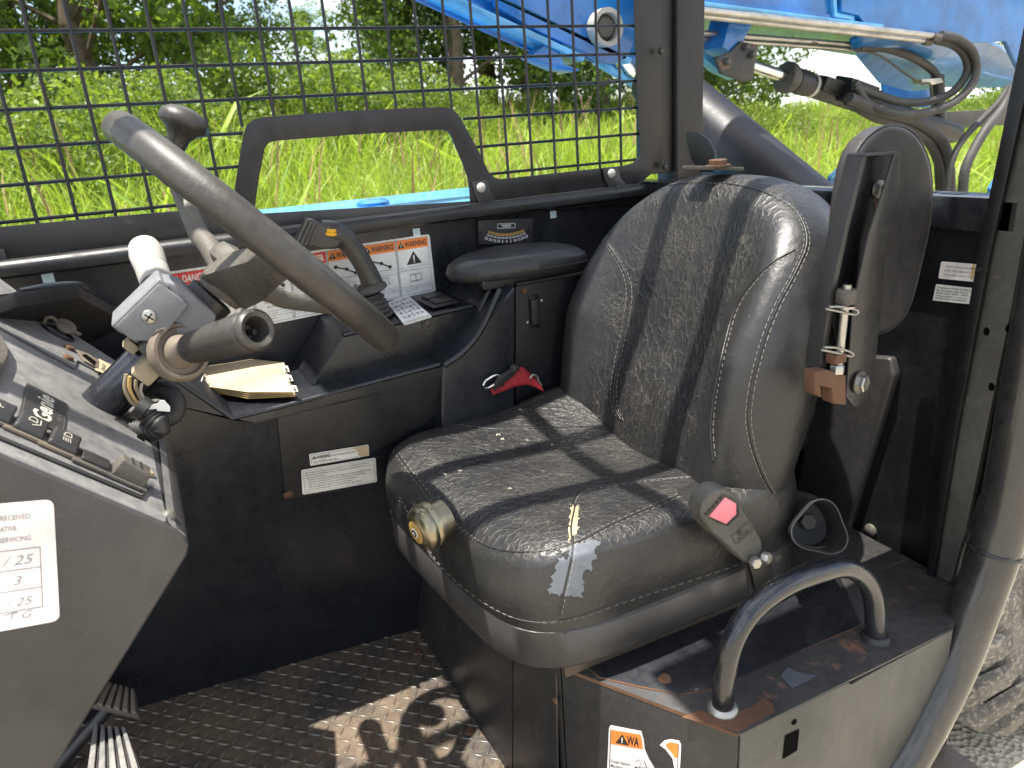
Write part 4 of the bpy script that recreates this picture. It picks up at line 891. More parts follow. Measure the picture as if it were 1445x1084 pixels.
# icon placard on the pod
sh = Sheet(AZ(546, 427, -.3235), AZ(575, 416, -.3235), AZ(610, 447, -.3235), AZ(571, 459, -.3235), (0, 0, 1))
pc = sh.plate('control_placard', paper, None, .0006, .03); tag(pc, 'small white placard of boom and wheel icons lying beside the lever boot', 'decal')
for r_ in range(5):
    for c_ in range(5):
        u0 = .12+.17*c_; v0 = .12+.155*r_; sh.line(u0, v0, u0+.09, v0-.04+.03*((r_+c_) % 3), ink, .018); sh.line(u0+.03, v0+.04, u0+.11, v0+.04, ink, .02)
        if (r_+c_) % 2: sh.rect(u0+.05, v0-.02, u0+.09, v0+.02, ink)
sh.rect(.02, .90, .98, .97, emblem); sh.flush(pc, {ink.name: 'icons', emblem.name: 'edge_band'})
# decals on the lower console
def onp(px, py, o=.0087): return onskin(px, py, o)
sh = Sheet(onp(436, 641), onp(520, 627.5), onp(521, 643), onp(438, 657.5))
d1 = sh.plate('warning_decal', paper, None, .0005, .09); tag(d1, 'thin white warning sticker with a torn brown corner on the lower console', 'decal')
sh.frame(.025, .12, .975, .88, ink, .02); sh.tri(.075, .33, .30, ink, 2, paper); sh.text('WARNING', .115, .50, .26, ink, wmax=.23, bold=.03)
sh.text('Cancer and Reproductive Harm', .36, .48, .17, ink, wmax=.42); sh.text('www.P65Warnings.ca.gov', .05, .80, .17, ink, wmax=.42)
sh.poly([(.70, .03), (.99, .03), (.99, .90), (.86, .96), (.80, .72), (.82, .45), (.76, .22)], manila, 4)
sh.flush(d1, {ink.name: 'print', manila.name: 'torn_patch'})
sh = Sheet(onp(425, 663.5), onp(530, 646), onp(532, 680), onp(427, 698.5))
d2 = sh.plate('exhaust_notice', paper, None, .0005, .06); tag(d2, 'white engine exhaust notice with many lines of small print on the lower console', 'decal')
sh.frame(.03, .06, .975, .94, ink, .008)
for k, s_ in enumerate(('Breathing diesel engine exhaust exposes you to chemicals known to', 'the State of California to cause cancer and birth defects or other', 'reproductive harm.', '\u2022   Always start and operate the engine in a well-ventilated area.', '\u2022   If in an enclosed area, vent the exhaust to the outside.', '\u2022   Do not modify or tamper with the exhaust system.', '\u2022   Do not idle the engine except as necessary.', 'For more information go to www.P65Warnings.ca.gov/diesel')):
    sh.text(s_, .05, .17+k*.098, .058, ink, wmax=.0127*len(s_)+.03 if len(s_) > 10 else None, bold=.005)
sh.flush(d2, {ink.name: 'print'})
# roll-over plates on the rear wall
def RXP(px, py): return AX(px, py, RX-.0012)
sh = Sheet(RXP(1328, 369), RXP(1391, 374), RXP(1386, 399), RXP(1324, 393)); d3 = sh.plate('serial_plate', paperw, None, .0005, .1)
tag(d3, 'rust streaked serial plate on the black rear wall, above the other one', 'plate')
for k, s_ in enumerate(('ROPS SERIAL NUMBER: 84', 'ROPS YEAR MANUFACTURED', 'STANDARD: OSHA 1926 NO. C')): sh.text(s_, .14-.02*k, .33+.24*k, .14, greyink, wmax=.84, bold=.005)
sh.poly([(.72, .0), (.78, .0), (.80, .5), (.76, 1), (.72, .6)], manila2, 1); sh.flush(d3, {greyink.name: 'print', manila2.name: 'rust_streak'})
sh = Sheet(RXP(1321, 401), RXP(1385, 408), RXP(1380, 430.5), RXP(1316, 424)); d4 = sh.plate('capacity_plate', paper, None, .0005, .03)
tag(d4, 'white printed plate on the black rear wall, just below the rust streaked one', 'plate')
for k, s_ in enumerate(('For application on GTH636, GTH-844, GTH-1056', 'Max. gross machine weight: 30,856 lbs', 'Model number: 236594  100847', 'Performance standard in accordance with', 'ISO3449, ISO3471, ANSI/ITSDF B56.6')): sh.text(s_, .05, .22+.165*k, .10, ink, wmax=.88 if k == 0 else .7, bold=.01)
sh.flush(d4, {ink.name: 'print'})
# manila folders lying in the tray
fol = thing('manila_folders', (.05, 1.33, -.42), 'small stack of tan manila cards with tabs lying in the console tray', 'papers')
def FP(px, py, z): return AZ(px, py, z)
base4 = [(272, 528), (336, 508), (399, 514), (419, 552), (272, 548)]
for k in range(4):
    z = -.414+.0042*k; mz = manila2 if k % 2 == 0 else manila
    pts = [FP(270+k, 548-k*1.5, z), FP(278+k, 524-k, z+.004), FP(336, 509-k*1.2, z+.002), FP(398+k, 516-k*1.2, z-.002), FP(417-3*k+(k % 2)*5, 560-k*2, z-.002), FP(350, 563-k*3, z-.004)]
    prism('card', pts, (0, 0, .0012), manila if k == 3 else mz, fol, .0004)
for q in ((402, 521), (407, 534), (414, 549)):
    prism('tab', [FP(q[0]-3, q[1]-5, -.398), FP(q[0]+4, q[1]-4, -.399), FP(q[0]+7, q[1]+4, -.400), FP(q[0]-1, q[1]+5, -.400)], (0, 0, .001), emblem, fol, .0003)
    prism('tab_ink', [FP(q[0], q[1]-2, -.3965), FP(q[0]+3, q[1]-1, -.3965), FP(q[0]+4, q[1]+3, -.3975), FP(q[0]+1, q[1]+2, -.3975)], (0, 0, .0002), ink, fol, 0)
tube('binder_ring', [FP(283, 545, -.395), FP(286, 533, -.385), FP(290, 529, -.383), FP(291, 540, -.392)], .0012, steel, fol, 6)

# ------------------------------------------------------------------ seat box (sheet metal pedestal)
BZ = -.757
sbx = thing('seat_box', (.7, .9, -1.1), 'black sheet metal box under the seat with rusting edges and a rounded grab handle', 'seat box')
outl = [(.412, 1.52), (.414, .788), (.551, .552), (.965, .543), (1.075, .60), (1.095, 1.52)]
prism('top_plate', [(x, y, BZ) for x, y in outl], (0, 0, -.004), blackr, sbx, .001)
lid = [AZ(*p, BZ+.003) for p in ((819, 932), (846, 955), (960, 979), (1000, 972), (1215, 881), (1180, 800), (900, 830))]
prism('lid', lid, (0, 0, -.0028), black, sbx, .0008)
tube('rusty_seam', [AZ(*p, BZ+.001) for p in ((819, 932), (846, 956), (900, 969), (962, 980), (1000, 973), (1047, 952), (1215, 882))], .0014, rusty, sbx, 6, n=1)
lathe('lid_bolt', [(0, 0), (.0095, 0), (.008, .003), (0, .004)], AZ(938, 958, BZ+.003), (0, 0, 1), rusty, sbx, 16)
prism('front_panel', [(.410, 1.50, BZ-.004), (.411, .93, BZ-.004), (.385, .93, -1.10), (.380, 1.50, -1.10)], (.004, 0, 0), blackd, sbx, .0006)
prism('front_panel', [(.411, .926, BZ-.004), (.413, .789, BZ-.004), (.397, .789, -1.10), (.385, .926, -1.10)], (.004, 0, 0), blackd, sbx, .0006)
ch = V((.137, -.236, 0)).normalized(); chn = V((-.865, -.502, 0))
def chp(t, z, o=0.0): return V((.414, .788, z))+ch*t+chn*o
prism('corner_panel', [chp(.008, BZ-.004), chp(.271, BZ-.004), chp(.271, -1.12), chp(.008, -1.12)], chn*-.004, blackd, sbx, .0008)
prism('corner_fold', [chp(-.004, BZ-.005), chp(.006, BZ-.005), chp(.006, -1.12), chp(-.004, -1.12)], chn*-.01, rear, sbx, .001)
prism('side_panel', [(.553, .552, BZ-.003), (.745, .547, BZ-.003), (.752, .547, BZ-.010), (.775, .5465, BZ-.008), (.965, .543, BZ-.003), (.965, .543, -1.12), (.553, .552, -1.12)], (0, .004, 0), khaki, sbx, .0008)
sy = lambda x: .552-(x-.553)*.026-.0012
prism('top_edge_rust', [chp(.01, BZ-.001, .0006), chp(.27, BZ-.001, .0006), chp(.27, BZ-.006, .0006), chp(.01, BZ-.006, .0006)], chn*-.0004, rusty, sbx, 0)
prism('rust_patch', [AZ(*p, BZ+.0008) for p in ((962, 1012), (985, 1002), (1000, 1006), (1040, 1004), (1060, 998), (1078, 984), (1090, 992), (1094, 1004), (1066, 1020), (1042, 1033), (1000, 1022))], (0, 0, -.0005), rusty, sbx, 0)
c = AY(1122, 1020, .5475); prism('round_hole', [V((c.x+.0045*math.cos(t), sy(c.x), c.z+.0045*math.sin(t))) for t in [k*math.pi/8 for k in range(16)]], (0, .0003, 0), holed, sbx, 0)
prism('latch_hole', [V((p.x, sy(p.x), p.z)) for p in [AY(*q, .547) for q in ((1110, 1040), (1129, 1030), (1126, 1060), (1106, 1073))]], (0, .0003, 0), holed, sbx, 0)
prism('old_tape', [AZ(*p, BZ+.0012) for p in ((1102, 955), (1105, 948), (1113, 941), (1124, 948), (1136, 951), (1155, 953), (1140, 960), (1128, 966), (1118, 971))], (0, 0, -.0006), tape, sbx, 0)
for q in ((784, 988), (662, 983)): lathe('panel_rivet', [(0, 0), (.0065, 0), (.005, .003), (0, .004)], AX(*q, .409), (-1, 0, 0), rusty, sbx, 14)
for q in ((589, 921), (663, 1033), (275, 957), (268, 968)): lathe('floor_bolt', [(0, 0), (.009, 0), (.007, .004), (0, .005)], AZ(*q, FZ+.001), (0, 0, 1), rusty if q[0] > 500 else castg, cab, 14)
gh = thing('grab_handle', (.7, .592, BZ), 'shiny black bent tube grab handle welded onto the seat box', 'handle')
hp = [V((.563, .597, BZ))]+[AY(*p, .592) for p in ((1023, 950), (1036, 900), (1064, 858), (1108, 826), (1155, 808), (1192, 801), (1219, 815), (1233, 846))]+[V((.852, .588, BZ-.0))]
tube('handle_tube', hp, .0148, black, gh, 28, n=10)
for p, m_ in ((hp[0], steel), (hp[-1], blackd)): lathe('weld_collar', [(.014, .0), (.021, 0), (.0195, .005), (.0155, .008), (.014, .008)], p, (0, 0, 1), m_, gh, 24)
# torn roll-over decal on the corner panel
def CH(px, py, o=.001): return PL(px, py, V((.414, .788, -.9))+chn*o, chn)
sh = Sheet(CH(859.5, 1023.5), CH(961.5, 1043), CH(956, 1150), CH(855, 1128), chn)
hz = [(0, .04), (.02, .0), (.46, .0), (.50, .10), (.52, .22), (.58, .33), (.66, .44), (.76, .53), (.84, .56), (.90, .50), (.93, .40), (.90, .27), (.80, .17), (.72, .13), (.78, .06), (.86, .03), (.97, .03), (1, .07), (1, 1), (0, 1)]
cd_ = sh.plate('crush_decal', paperw, None, .0005, outline=hz); tag(cd_, 'torn orange and white warning decal on the front corner of the seat box', 'decal')
sh.poly([(.03, .05), (.455, .045), (.48, .12), (.495, .225), (.03, .235)], orange); sh.poly([(.80, .11), (.85, .065), (.965, .065), (.965, .25), (.92, .25), (.89, .2), (.83, .15)], orange)
sh.frame(.03, .05, .031, .98, ink, .006, 2); sh.line(.968, .07, .968, .98, ink, .006)
sh.tri(.20, .145, .13, ink, 2, paperw); sh.text('WA', .27, .20, .115, ink, wmax=.17, bold=.03)
sh.poly([(.40, .40), (.44, .36), (.49, .42), (.45, .48)], greyink, 2); sh.poly([(.412, .405), (.442, .375), (.478, .42), (.448, .46)], paperw, 3); sh.line(.36, .50, .62, .43, ink, .007); sh.line(.52, .37, .56, .44, ink, .01); sh.line(.40, .47, .46, .50, ink, .02)
for k, s_ in enumerate(('Crush Hazard', 'Machine rollover can result in death or', 'serious injury.')): sh.text(s_, .045, .475+.062*k, .038, ink, wmax=(.28, .86, .29)[k], bold=.012)
sh.line(.03, .68, .96, .68, ink, .008); sh.text('Fasten seat belt and stay in the seat.', .045, .77, .04, ink, wmax=.8)
sh.flush(cd_, {orange.name: 'warning_band', ink.name: 'print', greyink.name: 'pictogram', paperw.name: 'pictogram_fill'})

# ------------------------------------------------------------------ operator seat
seat = thing('operator_seat', (.62, 1.0, -.72), 'worn black vinyl operator seat with pale stitching, cracks and tape patches', 'seat')
def sgn(v): return (v > 0)-(v < 0)
def polar(nth, rings, fn):
    bm = bmesh.new(); cen = bm.verts.new(fn(0, 0)); R_ = []
    for r in rings: R_.append([bm.verts.new(fn(r, 2*math.pi*i/nth)) for i in range(nth)])
    for i in range(nth): bm.faces.new((cen, R_[0][i], R_[0][(i+1) % nth]))
    for a, b in zip(R_, R_[1:]):
        for i in range(nth): bm.faces.new((a[i], b[i], b[(i+1) % nth], a[(i+1) % nth]))
    return bm
CC = V((.585, .995)); CA, CB = .272, .270
def cush(r, t):
    n = 5.2; c, s_ = math.cos(t), math.sin(t)
    k = (abs(c)**n+abs(s_)**n)**(-1/n); ux, uy = c*k, s_*k
    rr = min(r, 1); x = ux*CA*rr; y = uy*CB*rr
    def top(x, y):
        z = -.548+.020*(abs(y)/CB)**2.4+.006*math.exp(-((x+.20)/.08)**2)-.016*math.exp(-((x-.10)/.16)**2-(y/.15)**2)
        z += .018*math.exp(-((x-.24)/.09)**2-((y+.24)/.08)**2)+.030*math.exp(-((x-.16)/.12)**2-((y-.24)/.11)**2)
        return z
    if r <= 1:
        e = max(0, (r-.86)/.14); z = top(x, y)-.020*e**2.2-.012*max(0, (-x-.15)/.12)**2
    else:
        q = r-1; z0 = top(x, y)-.020-.012*max(0, (-x-.15)/.12)**2
        bul = 1+.030*math.sin(min(1, q/.9)*math.pi*.80)
        x *= bul; y *= bul; z = z0+(-.655-z0)*q
    x += .095*(-y)
    return V((CC.x+x, CC.y+y, z))
rings = [k/26 for k in range(1, 27)]+[1.04, 1.1, 1.18, 1.28, 1.4, 1.55, 1.7, 1.85, 2.0]
cu = frombm(polar(144, rings, cush), 'cushion', leather, seat, 180)
def cshell(r, t):
    p = cush(1, t); p2 = V((CC.x, CC.y, 0)); d = p-p2; d.z = 0
    f, z = {0: (1.0, -.652), 1: (1.022, -.656), 2: (1.018, -.712), 3: (1.010, -.719), 4: (.985, -.724), 5: (.4, -.726)}[r]; d *= f
    return V((CC.x+d.x, CC.y+d.y, z))
bm = bmesh.new(); RR = [[bm.verts.new(cshell(k, 2*math.pi*i/96)) for i in range(96)] for k in range(6)]
for a, b in zip(RR, RR[1:]):
    for i in range(96): bm.faces.new((a[i], b[i], b[(i+1) % 96], a[(i+1) % 96]))
frombm(bm, 'base_shell', plast2, seat, 60)
prism('suspension_skirt', [(.43, .775, -.715), (.43, 1.2, -.715), (.86, 1.2, -.715), (.86, .765, -.715)], (0, 0, -.053), brown, seat, .004)
prism('slide_rail', [(.41, .762, -.722), (.88, .752, -.722), (.88, .745, -.722), (.41, .755, -.722)], (0, 0, -.034), brown, seat, .002)
# backrest
es = V((.285, 0, .958)).normalized(); en = V((-.958, 0, .285)).normalized(); BC = V((.775, 1.000, -.360)); BA, BB = .268, .288
def back(r, t):
    c, s_ = math.cos(t), math.sin(t); n = 2.6 if s_ > 0 else 5.5
    k = (abs(c)**n+abs(s_)**n)**(-1/n); uy, us = c*k, s_*k; rr = min(r, 1)
    yy = uy*BA*rr; ss = us*BB*rr
    wf = 1-.05*max(0, -us*rr)**2; yy *= wf
    u = yy/BA; v = ss/BB
    f = (.030+.028*math.exp(-((v-.05)/.5)**2))*math.exp(-((abs(u)-.84)/.24)**2)*(1-.85*max(0, v))-.012*math.exp(-(u/.5)**2-((v-.1)/.7)**2)+.016*math.exp(-((v+.45)/.35)**2-(u/.7)**2)
    f -= .022*max(0, v)**2.4
    if r <= 1: f -= .030*max(0, (r-.84)/.16)**2.2
    else:
        q = r-1; f -= .030; b = 1+.05*math.sin(min(1, q)*math.pi*.8); yy *= b; ss *= 1+.035*math.sin(min(1, q)*math.pi*.8); f -= .085*q
        if q > 1: g = (q-1); yy *= 1-.9*g; ss *= 1-.9*g; f = -.117-.012*g
    return BC+V((0, yy, 0))+es*ss+en*f
rings = [k/28 for k in range(1, 29)]+[1.05, 1.12, 1.22, 1.35, 1.5, 1.7, 1.85, 2.0, 2.1, 2.5, 2.99]
bk = frombm(polar(160, rings, back), 'backrest', leather_b, seat, 180)
def bvh(o):
    org_ = ORG[o.name]; me = o.data; return BVHTree.FromPolygons([tuple(v.co+org_) for v in me.vertices], [tuple(p.vertices) for p in me.polygons])
TB, TC = bvh(bk), bvh(cu)
def hit(tree, px, py, off=0.0):
    d = ray(px, py).normalized(); h = tree.ray_cast(V((0, 0, 0)), d)
    if h[0] is None: return None
    n = h[1] if h[1].dot(d) < 0 else -h[1]; return h[0]+n*off
def onsurf(tree, pts, off, n=10):
    P = smoothpts([(x, y, 0) for x, y in pts], n); return [q for q in (hit(tree, p.x, p.y, off) for p in P) if q is not None]
stbm = bmesh.new()
def seam(tree, pts, double=0, st=True, r=.0016):
    q = onsurf(tree, pts, .0002)
    if len(q) < 3: return
    tube('piping', q, r, leather_s, seat, 8, n=1)
    if st:
        for off_ in ([double, -double] if double else [4]):
            pp = onsurf(tree, [(x+off_, y+off_*.25) for x, y in pts], .0006, 14); acc = 0; on = True; last = pp[0]; cur = [pp[0]]
            for a, b in zip(pp, pp[1:]):
                L_ = (b-a).length
                if L_ > .02: cur = [b]; acc = 0; continue
                acc += L_; cur.append(b)
                if acc > (.0042 if on else .0026):
                    if on and len(cur) > 1: tube_bm(stbm, [cur[0], cur[-1]], .00045, 5)
                    cur = [b]; acc = 0; on = not on
BS = [
 [(862, 300), (851, 332), (866, 356), (884, 390), (888, 420), (882, 460), (872, 510), (866, 550), (868, 575), (876, 592)],
 [(945, 262), (985, 258), (1030, 260), (1075, 270), (1110, 288), (1132, 312), (1138, 345), (1122, 385), (1098, 430), (1078, 480), (1062, 540), (1056, 590), (1062, 630), (1076, 670), (1092, 700)],
 [(1122, 352), (1088, 372), (1060, 400), (1038, 434), (1024, 480), (1010, 545), (1003, 600), (1006, 650)],
]
seam(TB, BS[0], 4); seam(TB, BS[1], 4); seam(TB, BS[2], 0)
CS = [
 [(548, 622), (575, 660), (606, 700), (640, 738), (675, 764), (705, 776), (740, 779), (775, 776), (815, 765), (860, 742), (920, 716), (980, 690), (1020, 680)],
 [(545, 618), (600, 598), (650, 600), (700, 606), (760, 604), (830, 602), (900, 608)],
 [(806, 716), (812, 700), (830, 690), (900, 680), (960, 674), (1010, 672)],
 [(812, 712), (806, 745), (808, 775), (800, 815), (788, 868)],
]
seam(TC, CS[0], 4); seam(TC, CS[1], 0, False); seam(TC, CS[2], 0); seam(TC, CS[3], 0)
seam(TC, [(560, 700), (585, 745), (620, 800), (680, 850), (740, 876), (800, 874), (880, 848), (960, 822), (1050, 792)], 0, True, .0012)
tag(frombm(stbm, 'stitching', thread, seat, 40), kind='stuff')
def patch(name, tree, quad, mat, n=14, off=.0007, rag=.0):
    """thin patch following the seat surface"""
    bm = bmesh.new(); G = []
    for i in range(n+1):
        row = []
        for j in range(n+1):
            u, v = i/n, j/n; a = V((*quad[0], 0)).lerp(V((*quad[1], 0)), u); b = V((*quad[3], 0)).lerp(V((*quad[2], 0)), u); p = a.lerp(b, v)
            jx, jy = (random.uniform(-rag, rag), random.uniform(-rag, rag)) if (i in (0, n) or j in (0, n)) else (0, 0)
            h = hit(tree, p.x+jx, p.y+jy, off); row.append(bm.verts.new(h) if h else None)
        G.append(row)
    for i in range(n):
        for j in range(n):
            q = (G[i][j], G[i+1][j], G[i+1][j+1], G[i][j+1])
            if all(q) and max((q[0].co-x.co).length for x in q) < .03: bm.faces.new(q)
    return frombm(bm, name, mat, seat, 180)
patch('tape_patch', TC, ((806, 768), (846, 762), (833, 805), (802, 800)), tape, rag=3)
patch('tape_patch', TC, ((788, 786), (828, 790), (820, 842), (773, 837)), tape, rag=3)
patch('torn_foam', TC, ((806, 712), (818, 716), (815, 752), (803, 764)), foam, rag=2.5)
patch('tape_patch', TC, ((955, 690), (1000, 676), (1030, 690), (985, 728)), leather_s, rag=2, off=.0012)
for q in ((723, 562), (728, 566), (731, 577), (646, 663), (625, 668), (706, 618), (741, 620), (776, 626), (716, 688), (700, 612)):
    patch('paint_speck', TC, ((q[0], q[1]), (q[0]+5, q[1]+1), (q[0]+6, q[1]+3), (q[0]+1, q[1]+3)), thread, n=3, rag=1)
# weight adjusting knob at the front
k0 = AY(612, 738, .93); ka = V((-1, -.22, -.10)).normalized()
lathe('adjuster_knob', [(0, -.02), (.030, -.02), (.030, .0), (.035, .0), (.0355, .003), (.0350, .009), (.0335, .011), (.0345, .013), (.0345, .020), (.031, .027), (.024, .031), (.017, .0325), (0, .0325)], k0, ka, knobm, seat, 40)
lathe('knob_face', [(0, 0), (.022, 0), (.0155, .003), (0, .003)], k0+ka*.0305, ka, amberm, seat, 32)
lathe('knob_badge', [(0, 0), (.0075, 0), (.0075, .001), (0, .001)], k0+ka*.0337, ka, paper, seat, 24); lathe('knob_badge', [(0, 0), (.006, 0), (.006, .0006), (0, .0006)], k0+ka*.0348, ka, ink, seat, 24)
kx_, ky_, _ = axis_basis(ka)
for a, b in ((.0035, .0009), (.0009, .0035)): prism('badge_cross', [k0+ka*.0356+kx_*(a*s1_)+ky_*(b*s2_) for s1_, s2_ in ((-1, -1), (1, -1), (1, 1), (-1, 1))], ka*.0002, paper, seat, 0)
# pivot cover of the recliner
p0 = AY(1128, 738, .765); p1 = AY(1158, 746, .685); pa = (p1-p0).normalized(); pl2 = (p1-p0).length
tri3 = lambda t, h: 1+(.13*math.cos(3*t+2.3) if h > .04 else (.10*math.cos(3*t+2.3)*max(0, h-.012)/.03))
lathe('pivot_cover', [(0, -.01), (.050, -.01), (.053, .0), (.052, .010), (.046, .016), (.040, .030), (.0385, pl2-.012), (.041, pl2-.003), (.0412, pl2), (.039, pl2), (.0365, pl2-.012), (.034, .030), (0, .028)], p0, pa, plast2, seat, 48, 45, tri3)
bolt('pivot_bolt', p0+pa*.029+V((.004, 0, .004)), pa, .014, .012, castg, seat, True)
# top bracket with rusty bolt
prism('top_bracket', [AY(*p, .99) for p in ((990, 240), (1050, 241), (1050, 236), (990, 234))], (0, .05, 0), castg, seat, .001)
bolt('rusty_bolt', AY(1013, 235, 1.0), (0, 0, 1), .0155, .012, rusty, seat, True, .021)

# folded-up arm rest and its adjuster
arm = thing('folding_armrest', (.97, .74, -.3), 'black padded arm rest folded upright beside the backrest on a steel bracket', 'arm rest')
AYA = .700
padp = smoothpts([AY(*p, AYA) for p in ((1192, 330), (1199, 270), (1210, 222), (1230, 192), (1258, 177), (1288, 184), (1308, 210), (1318, 250), (1316, 310), (1304, 370), (1288, 430), (1268, 460), (1240, 472), (1215, 468), (1196, 440), (1188, 390))], 5, True)
prism('pad', padp, (0, .032, 0), plast2, arm, .010, 4, 60)
tube('pad_seam', [p+V((0, .004, 0)) for p in [AYv for AYv in [q+(q-V((.93, AYA, -.18))).normalized()*.0006 for q in padp]]], .0012, plast2, arm, 6, True, 1)
def arp(L_, y): return [AY(*p, y) for p in L_]
prism('channel_web', arp(((1222, 222), (1266, 218), (1262, 300), (1236, 420), (1226, 560), (1200, 570), (1185, 520), (1172, 419), (1196, 316)), AYA-.004), (0, .003, 0), rear, arm, .0008)
prism('channel_flange', arp(((1218, 221), (1224, 219), (1200, 316), (1178, 419), (1165, 522), (1156, 521), (1171, 419), (1194, 316)), AYA-.028), (0, .026, 0), plast2, arm, .001)
prism('channel_flange', arp(((1262, 217), (1271, 216), (1270, 262), (1252, 345), (1244, 430), (1236, 512), (1222, 572), (1205, 574), (1194, 560), (1204, 430), (1226, 330), (1246, 270)), AYA-.030), (0, .003, 0), blackd, arm, .001)
prism('channel_cap', arp(((1220, 221), (1270, 217), (1270, 213), (1222, 217)), AYA-.03), (0, .028, 0), plast2, arm, .001)
lathe('button_screw', [(0, 0), (.0125, 0), (.0118, .003), (.008, .0045), (.0045, .005), (.004, .002), (0, .002)], AY(1240, 267, AYA-.006), (0, -1, 0), steel, arm, 24)
prism('slot', arp(((1234, 285), (1241, 284), (1242, 294), (1235, 298)), AYA-.0048), (0, .0003, 0), rusty, arm, 0)
by = AYA-.040
cyl('adjusting_bolt', AY(1196, 402, by), AY(1183, 520, by), .0055, steel, arm, 16)
lathe('knurled_head', [(0, 0), (.0125, 0), (.0135, .003), (.0135, .016), (.012, .019), (0, .019)], AY(1193.5, 428, by), (AY(1196, 402, by)-AY(1193.5, 428, by)), castg, arm, 14)
lathe('washer', [(0, 0), (.013, 0), (.013, .003), (0, .003)], AY(1193, 434, by), (AY(1196, 402, by)-AY(1193.5, 428, by)), steel, arm, 20)
tube('spring_clip', [AY(*p, by-.006) for p in ((1166, 436), (1185, 440), (1206, 444), (1211, 440), (1207, 437), (1190, 433), (1170, 433))], .0018, steel, arm, 8, n=5)
tube('spring_clip', [AY(*p, by-.006) for p in ((1160, 494), (1180, 498), (1200, 503), (1204, 500), (1198, 496), (1180, 491), (1163, 490))], .0018, steel, arm, 8, n=5)
box('rusty_nut', AY(1180, 505, by), (.022, .018, .014), rusty, arm, bevel=.003); bolt('lock_nut', AY(1181, 526, by), (0, 0, 1), .010, .012, steel, arm, True)
prism('rusty_yoke', arp(((1150, 525), (1168, 522), (1194, 530), (1194, 572), (1176, 570), (1174, 548), (1158, 545), (1160, 562), (1150, 556)), by-.004), (0, .02, 0), rusty, arm, .002)
bolt('pivot_bolt', AY(1212, 540, AYA-.031), (.25, -1, 0), .0125, .011, steel, arm, True, .017)

# seat belt: red webbing on the far side, buckle on the near side
blt = thing('seat_belt', (.65, 1.27, -.5), 'crumpled red seat belt with a black latch lying behind the cushion', 'seat belt')
bm = bmesh.new()
BY = 1.255
cp = [[(690, 546), (706, 533), (722, 521), (738, 518), (750, 528), (762, 540)], [(692, 550), (708, 540), (724, 530), (740, 528), (752, 535), (764, 545)], [(696, 558), (712, 552), (728, 545), (744, 543), (756, 547), (768, 553)]]
G = [[bm.verts.new(AY(x, y, BY+(.0, -.018, -.022)[j]+.006*math.sin(i*2.1))) for i, (x, y) in enumerate(row)] for j, row in enumerate(cp)]
for j in range(2):
    for i in range(5): bm.faces.new((G[j][i], G[j][i+1], G[j+1][i+1], G[j+1][i]))
bmesh.ops.subdivide_edges(bm, edges=bm.edges[:], cuts=2, use_grid_fill=True, smooth=.6); r_ = bmesh.ops.extrude_face_region(bm, geom=bm.faces[:]); bmesh.ops.translate(bm, vec=(0, .004, 0), verts=[v for v in r_['geom'] if isinstance(v, bmesh.types.BMVert)])
frombm(bm, 'webbing', redbelt, blt, 180)
tube('latch_tongue', [AY(*p, BY-.03) for p in ((682, 544), (686, 537), (698, 530), (706, 531), (703, 538), (690, 547), (684, 548))], .0028, chrome, blt, 8, n=4)
prism('latch_plate', [AY(*p, BY-.033) for p in ((696, 544), (704, 532), (728, 518), (732, 522), (724, 532), (708, 544), (698, 552))], (0, .008, 0), plast2, blt, .002)
cyl('latch_end', AY(723, 521, BY-.036), AY(729, 519, BY-.03), .008, plast2, blt, 14)
tube('wire_ring', [AY(*p, BY-.02) for p in ((748, 534), (752, 529), (758, 531), (760, 538), (764, 543))], .0022, steel, blt, 8, n=4)
bkl = thing('belt_buckle', AY(1040, 745, .66), 'seat belt buckle with a faded red release button beside the cushion', 'buckle')
yb_ = .668
prism('buckle_housing', smoothpts([AY(*p, yb_) for p in ((990, 728), (995, 708), (1010, 692), (1025, 690), (1040, 700), (1052, 722), (1066, 745), (1076, 765), (1075, 784), (1062, 796), (1048, 792), (1028, 772), (1005, 752))], 3, True), (0, .03, 0), buckm, bkl, .006, 3)
prism('button_recess', [AY(*p, yb_-.0006) for p in ((994, 726), (1020, 696), (1036, 703), (1044, 712), (1043, 728), (1027, 743), (1012, 738))], (0, .004, 0), ink, bkl, .001)
prism('release_button', [AY(*p, yb_-.0022) for p in ((1001, 729), (1024, 702), (1039.5, 711), (1039.5, 726), (1025, 740))], (0, .005, 0), pink, bkl, .0014, 3)
for k in range(5): prism('grille_slot', [AY(996+5.2*k+a, 727-5.6*k+b, yb_-.0025) for a, b in ((0, 0), (2, -2.4), (4, -.6), (2, 1.8))], (0, .003, 0), plast2, bkl, .0003)
sh = Sheet(AY(1031, 757, yb_-.0009), AY(1056, 735, yb_-.0009), AY(1064, 748, yb_-.0009), AY(1038, 770, yb_-.0009))
sh.frame(.04, .06, .96, .94, plast2, .05); sh.text('SRS', .32, .52, .28, plast2, bold=.02) if 0 else None; sh.poly([(.42+.13*math.cos(t), .33+.2*math.sin(t)) for t in [k*math.pi/4 for k in range(8)]], plast2); sh.text('AUTO', .2, .84, .24, plast2, wmax=.6, bold=.02)
sh.flush(bkl, {plast2.name: 'embossed_mark'})
prism('buckle_strap', [AY(*p, yb_+.012) for p in ((1056, 792), (1084, 778), (1092, 806), (1088, 828), (1068, 840), (1062, 812))], (0, .004, 0), rear, bkl, .001)
bolt('mounting_bolt', AY(1063, 792, yb_-.004), (-.2, -1, .1), .0085, .010, steel, bkl, True); bolt('mounting_bolt', AY(1077, 786, yb_-.004), (.3, -1, .1), .0085, .010, steel, bkl, True)
prism('anchor_bracket', [AY(*p, yb_+.02) for p in ((1052, 796), (1092, 780), (1098, 800), (1086, 806), (1068, 840), (1060, 840))], (0, .004, 0), blackr, bkl, .001)

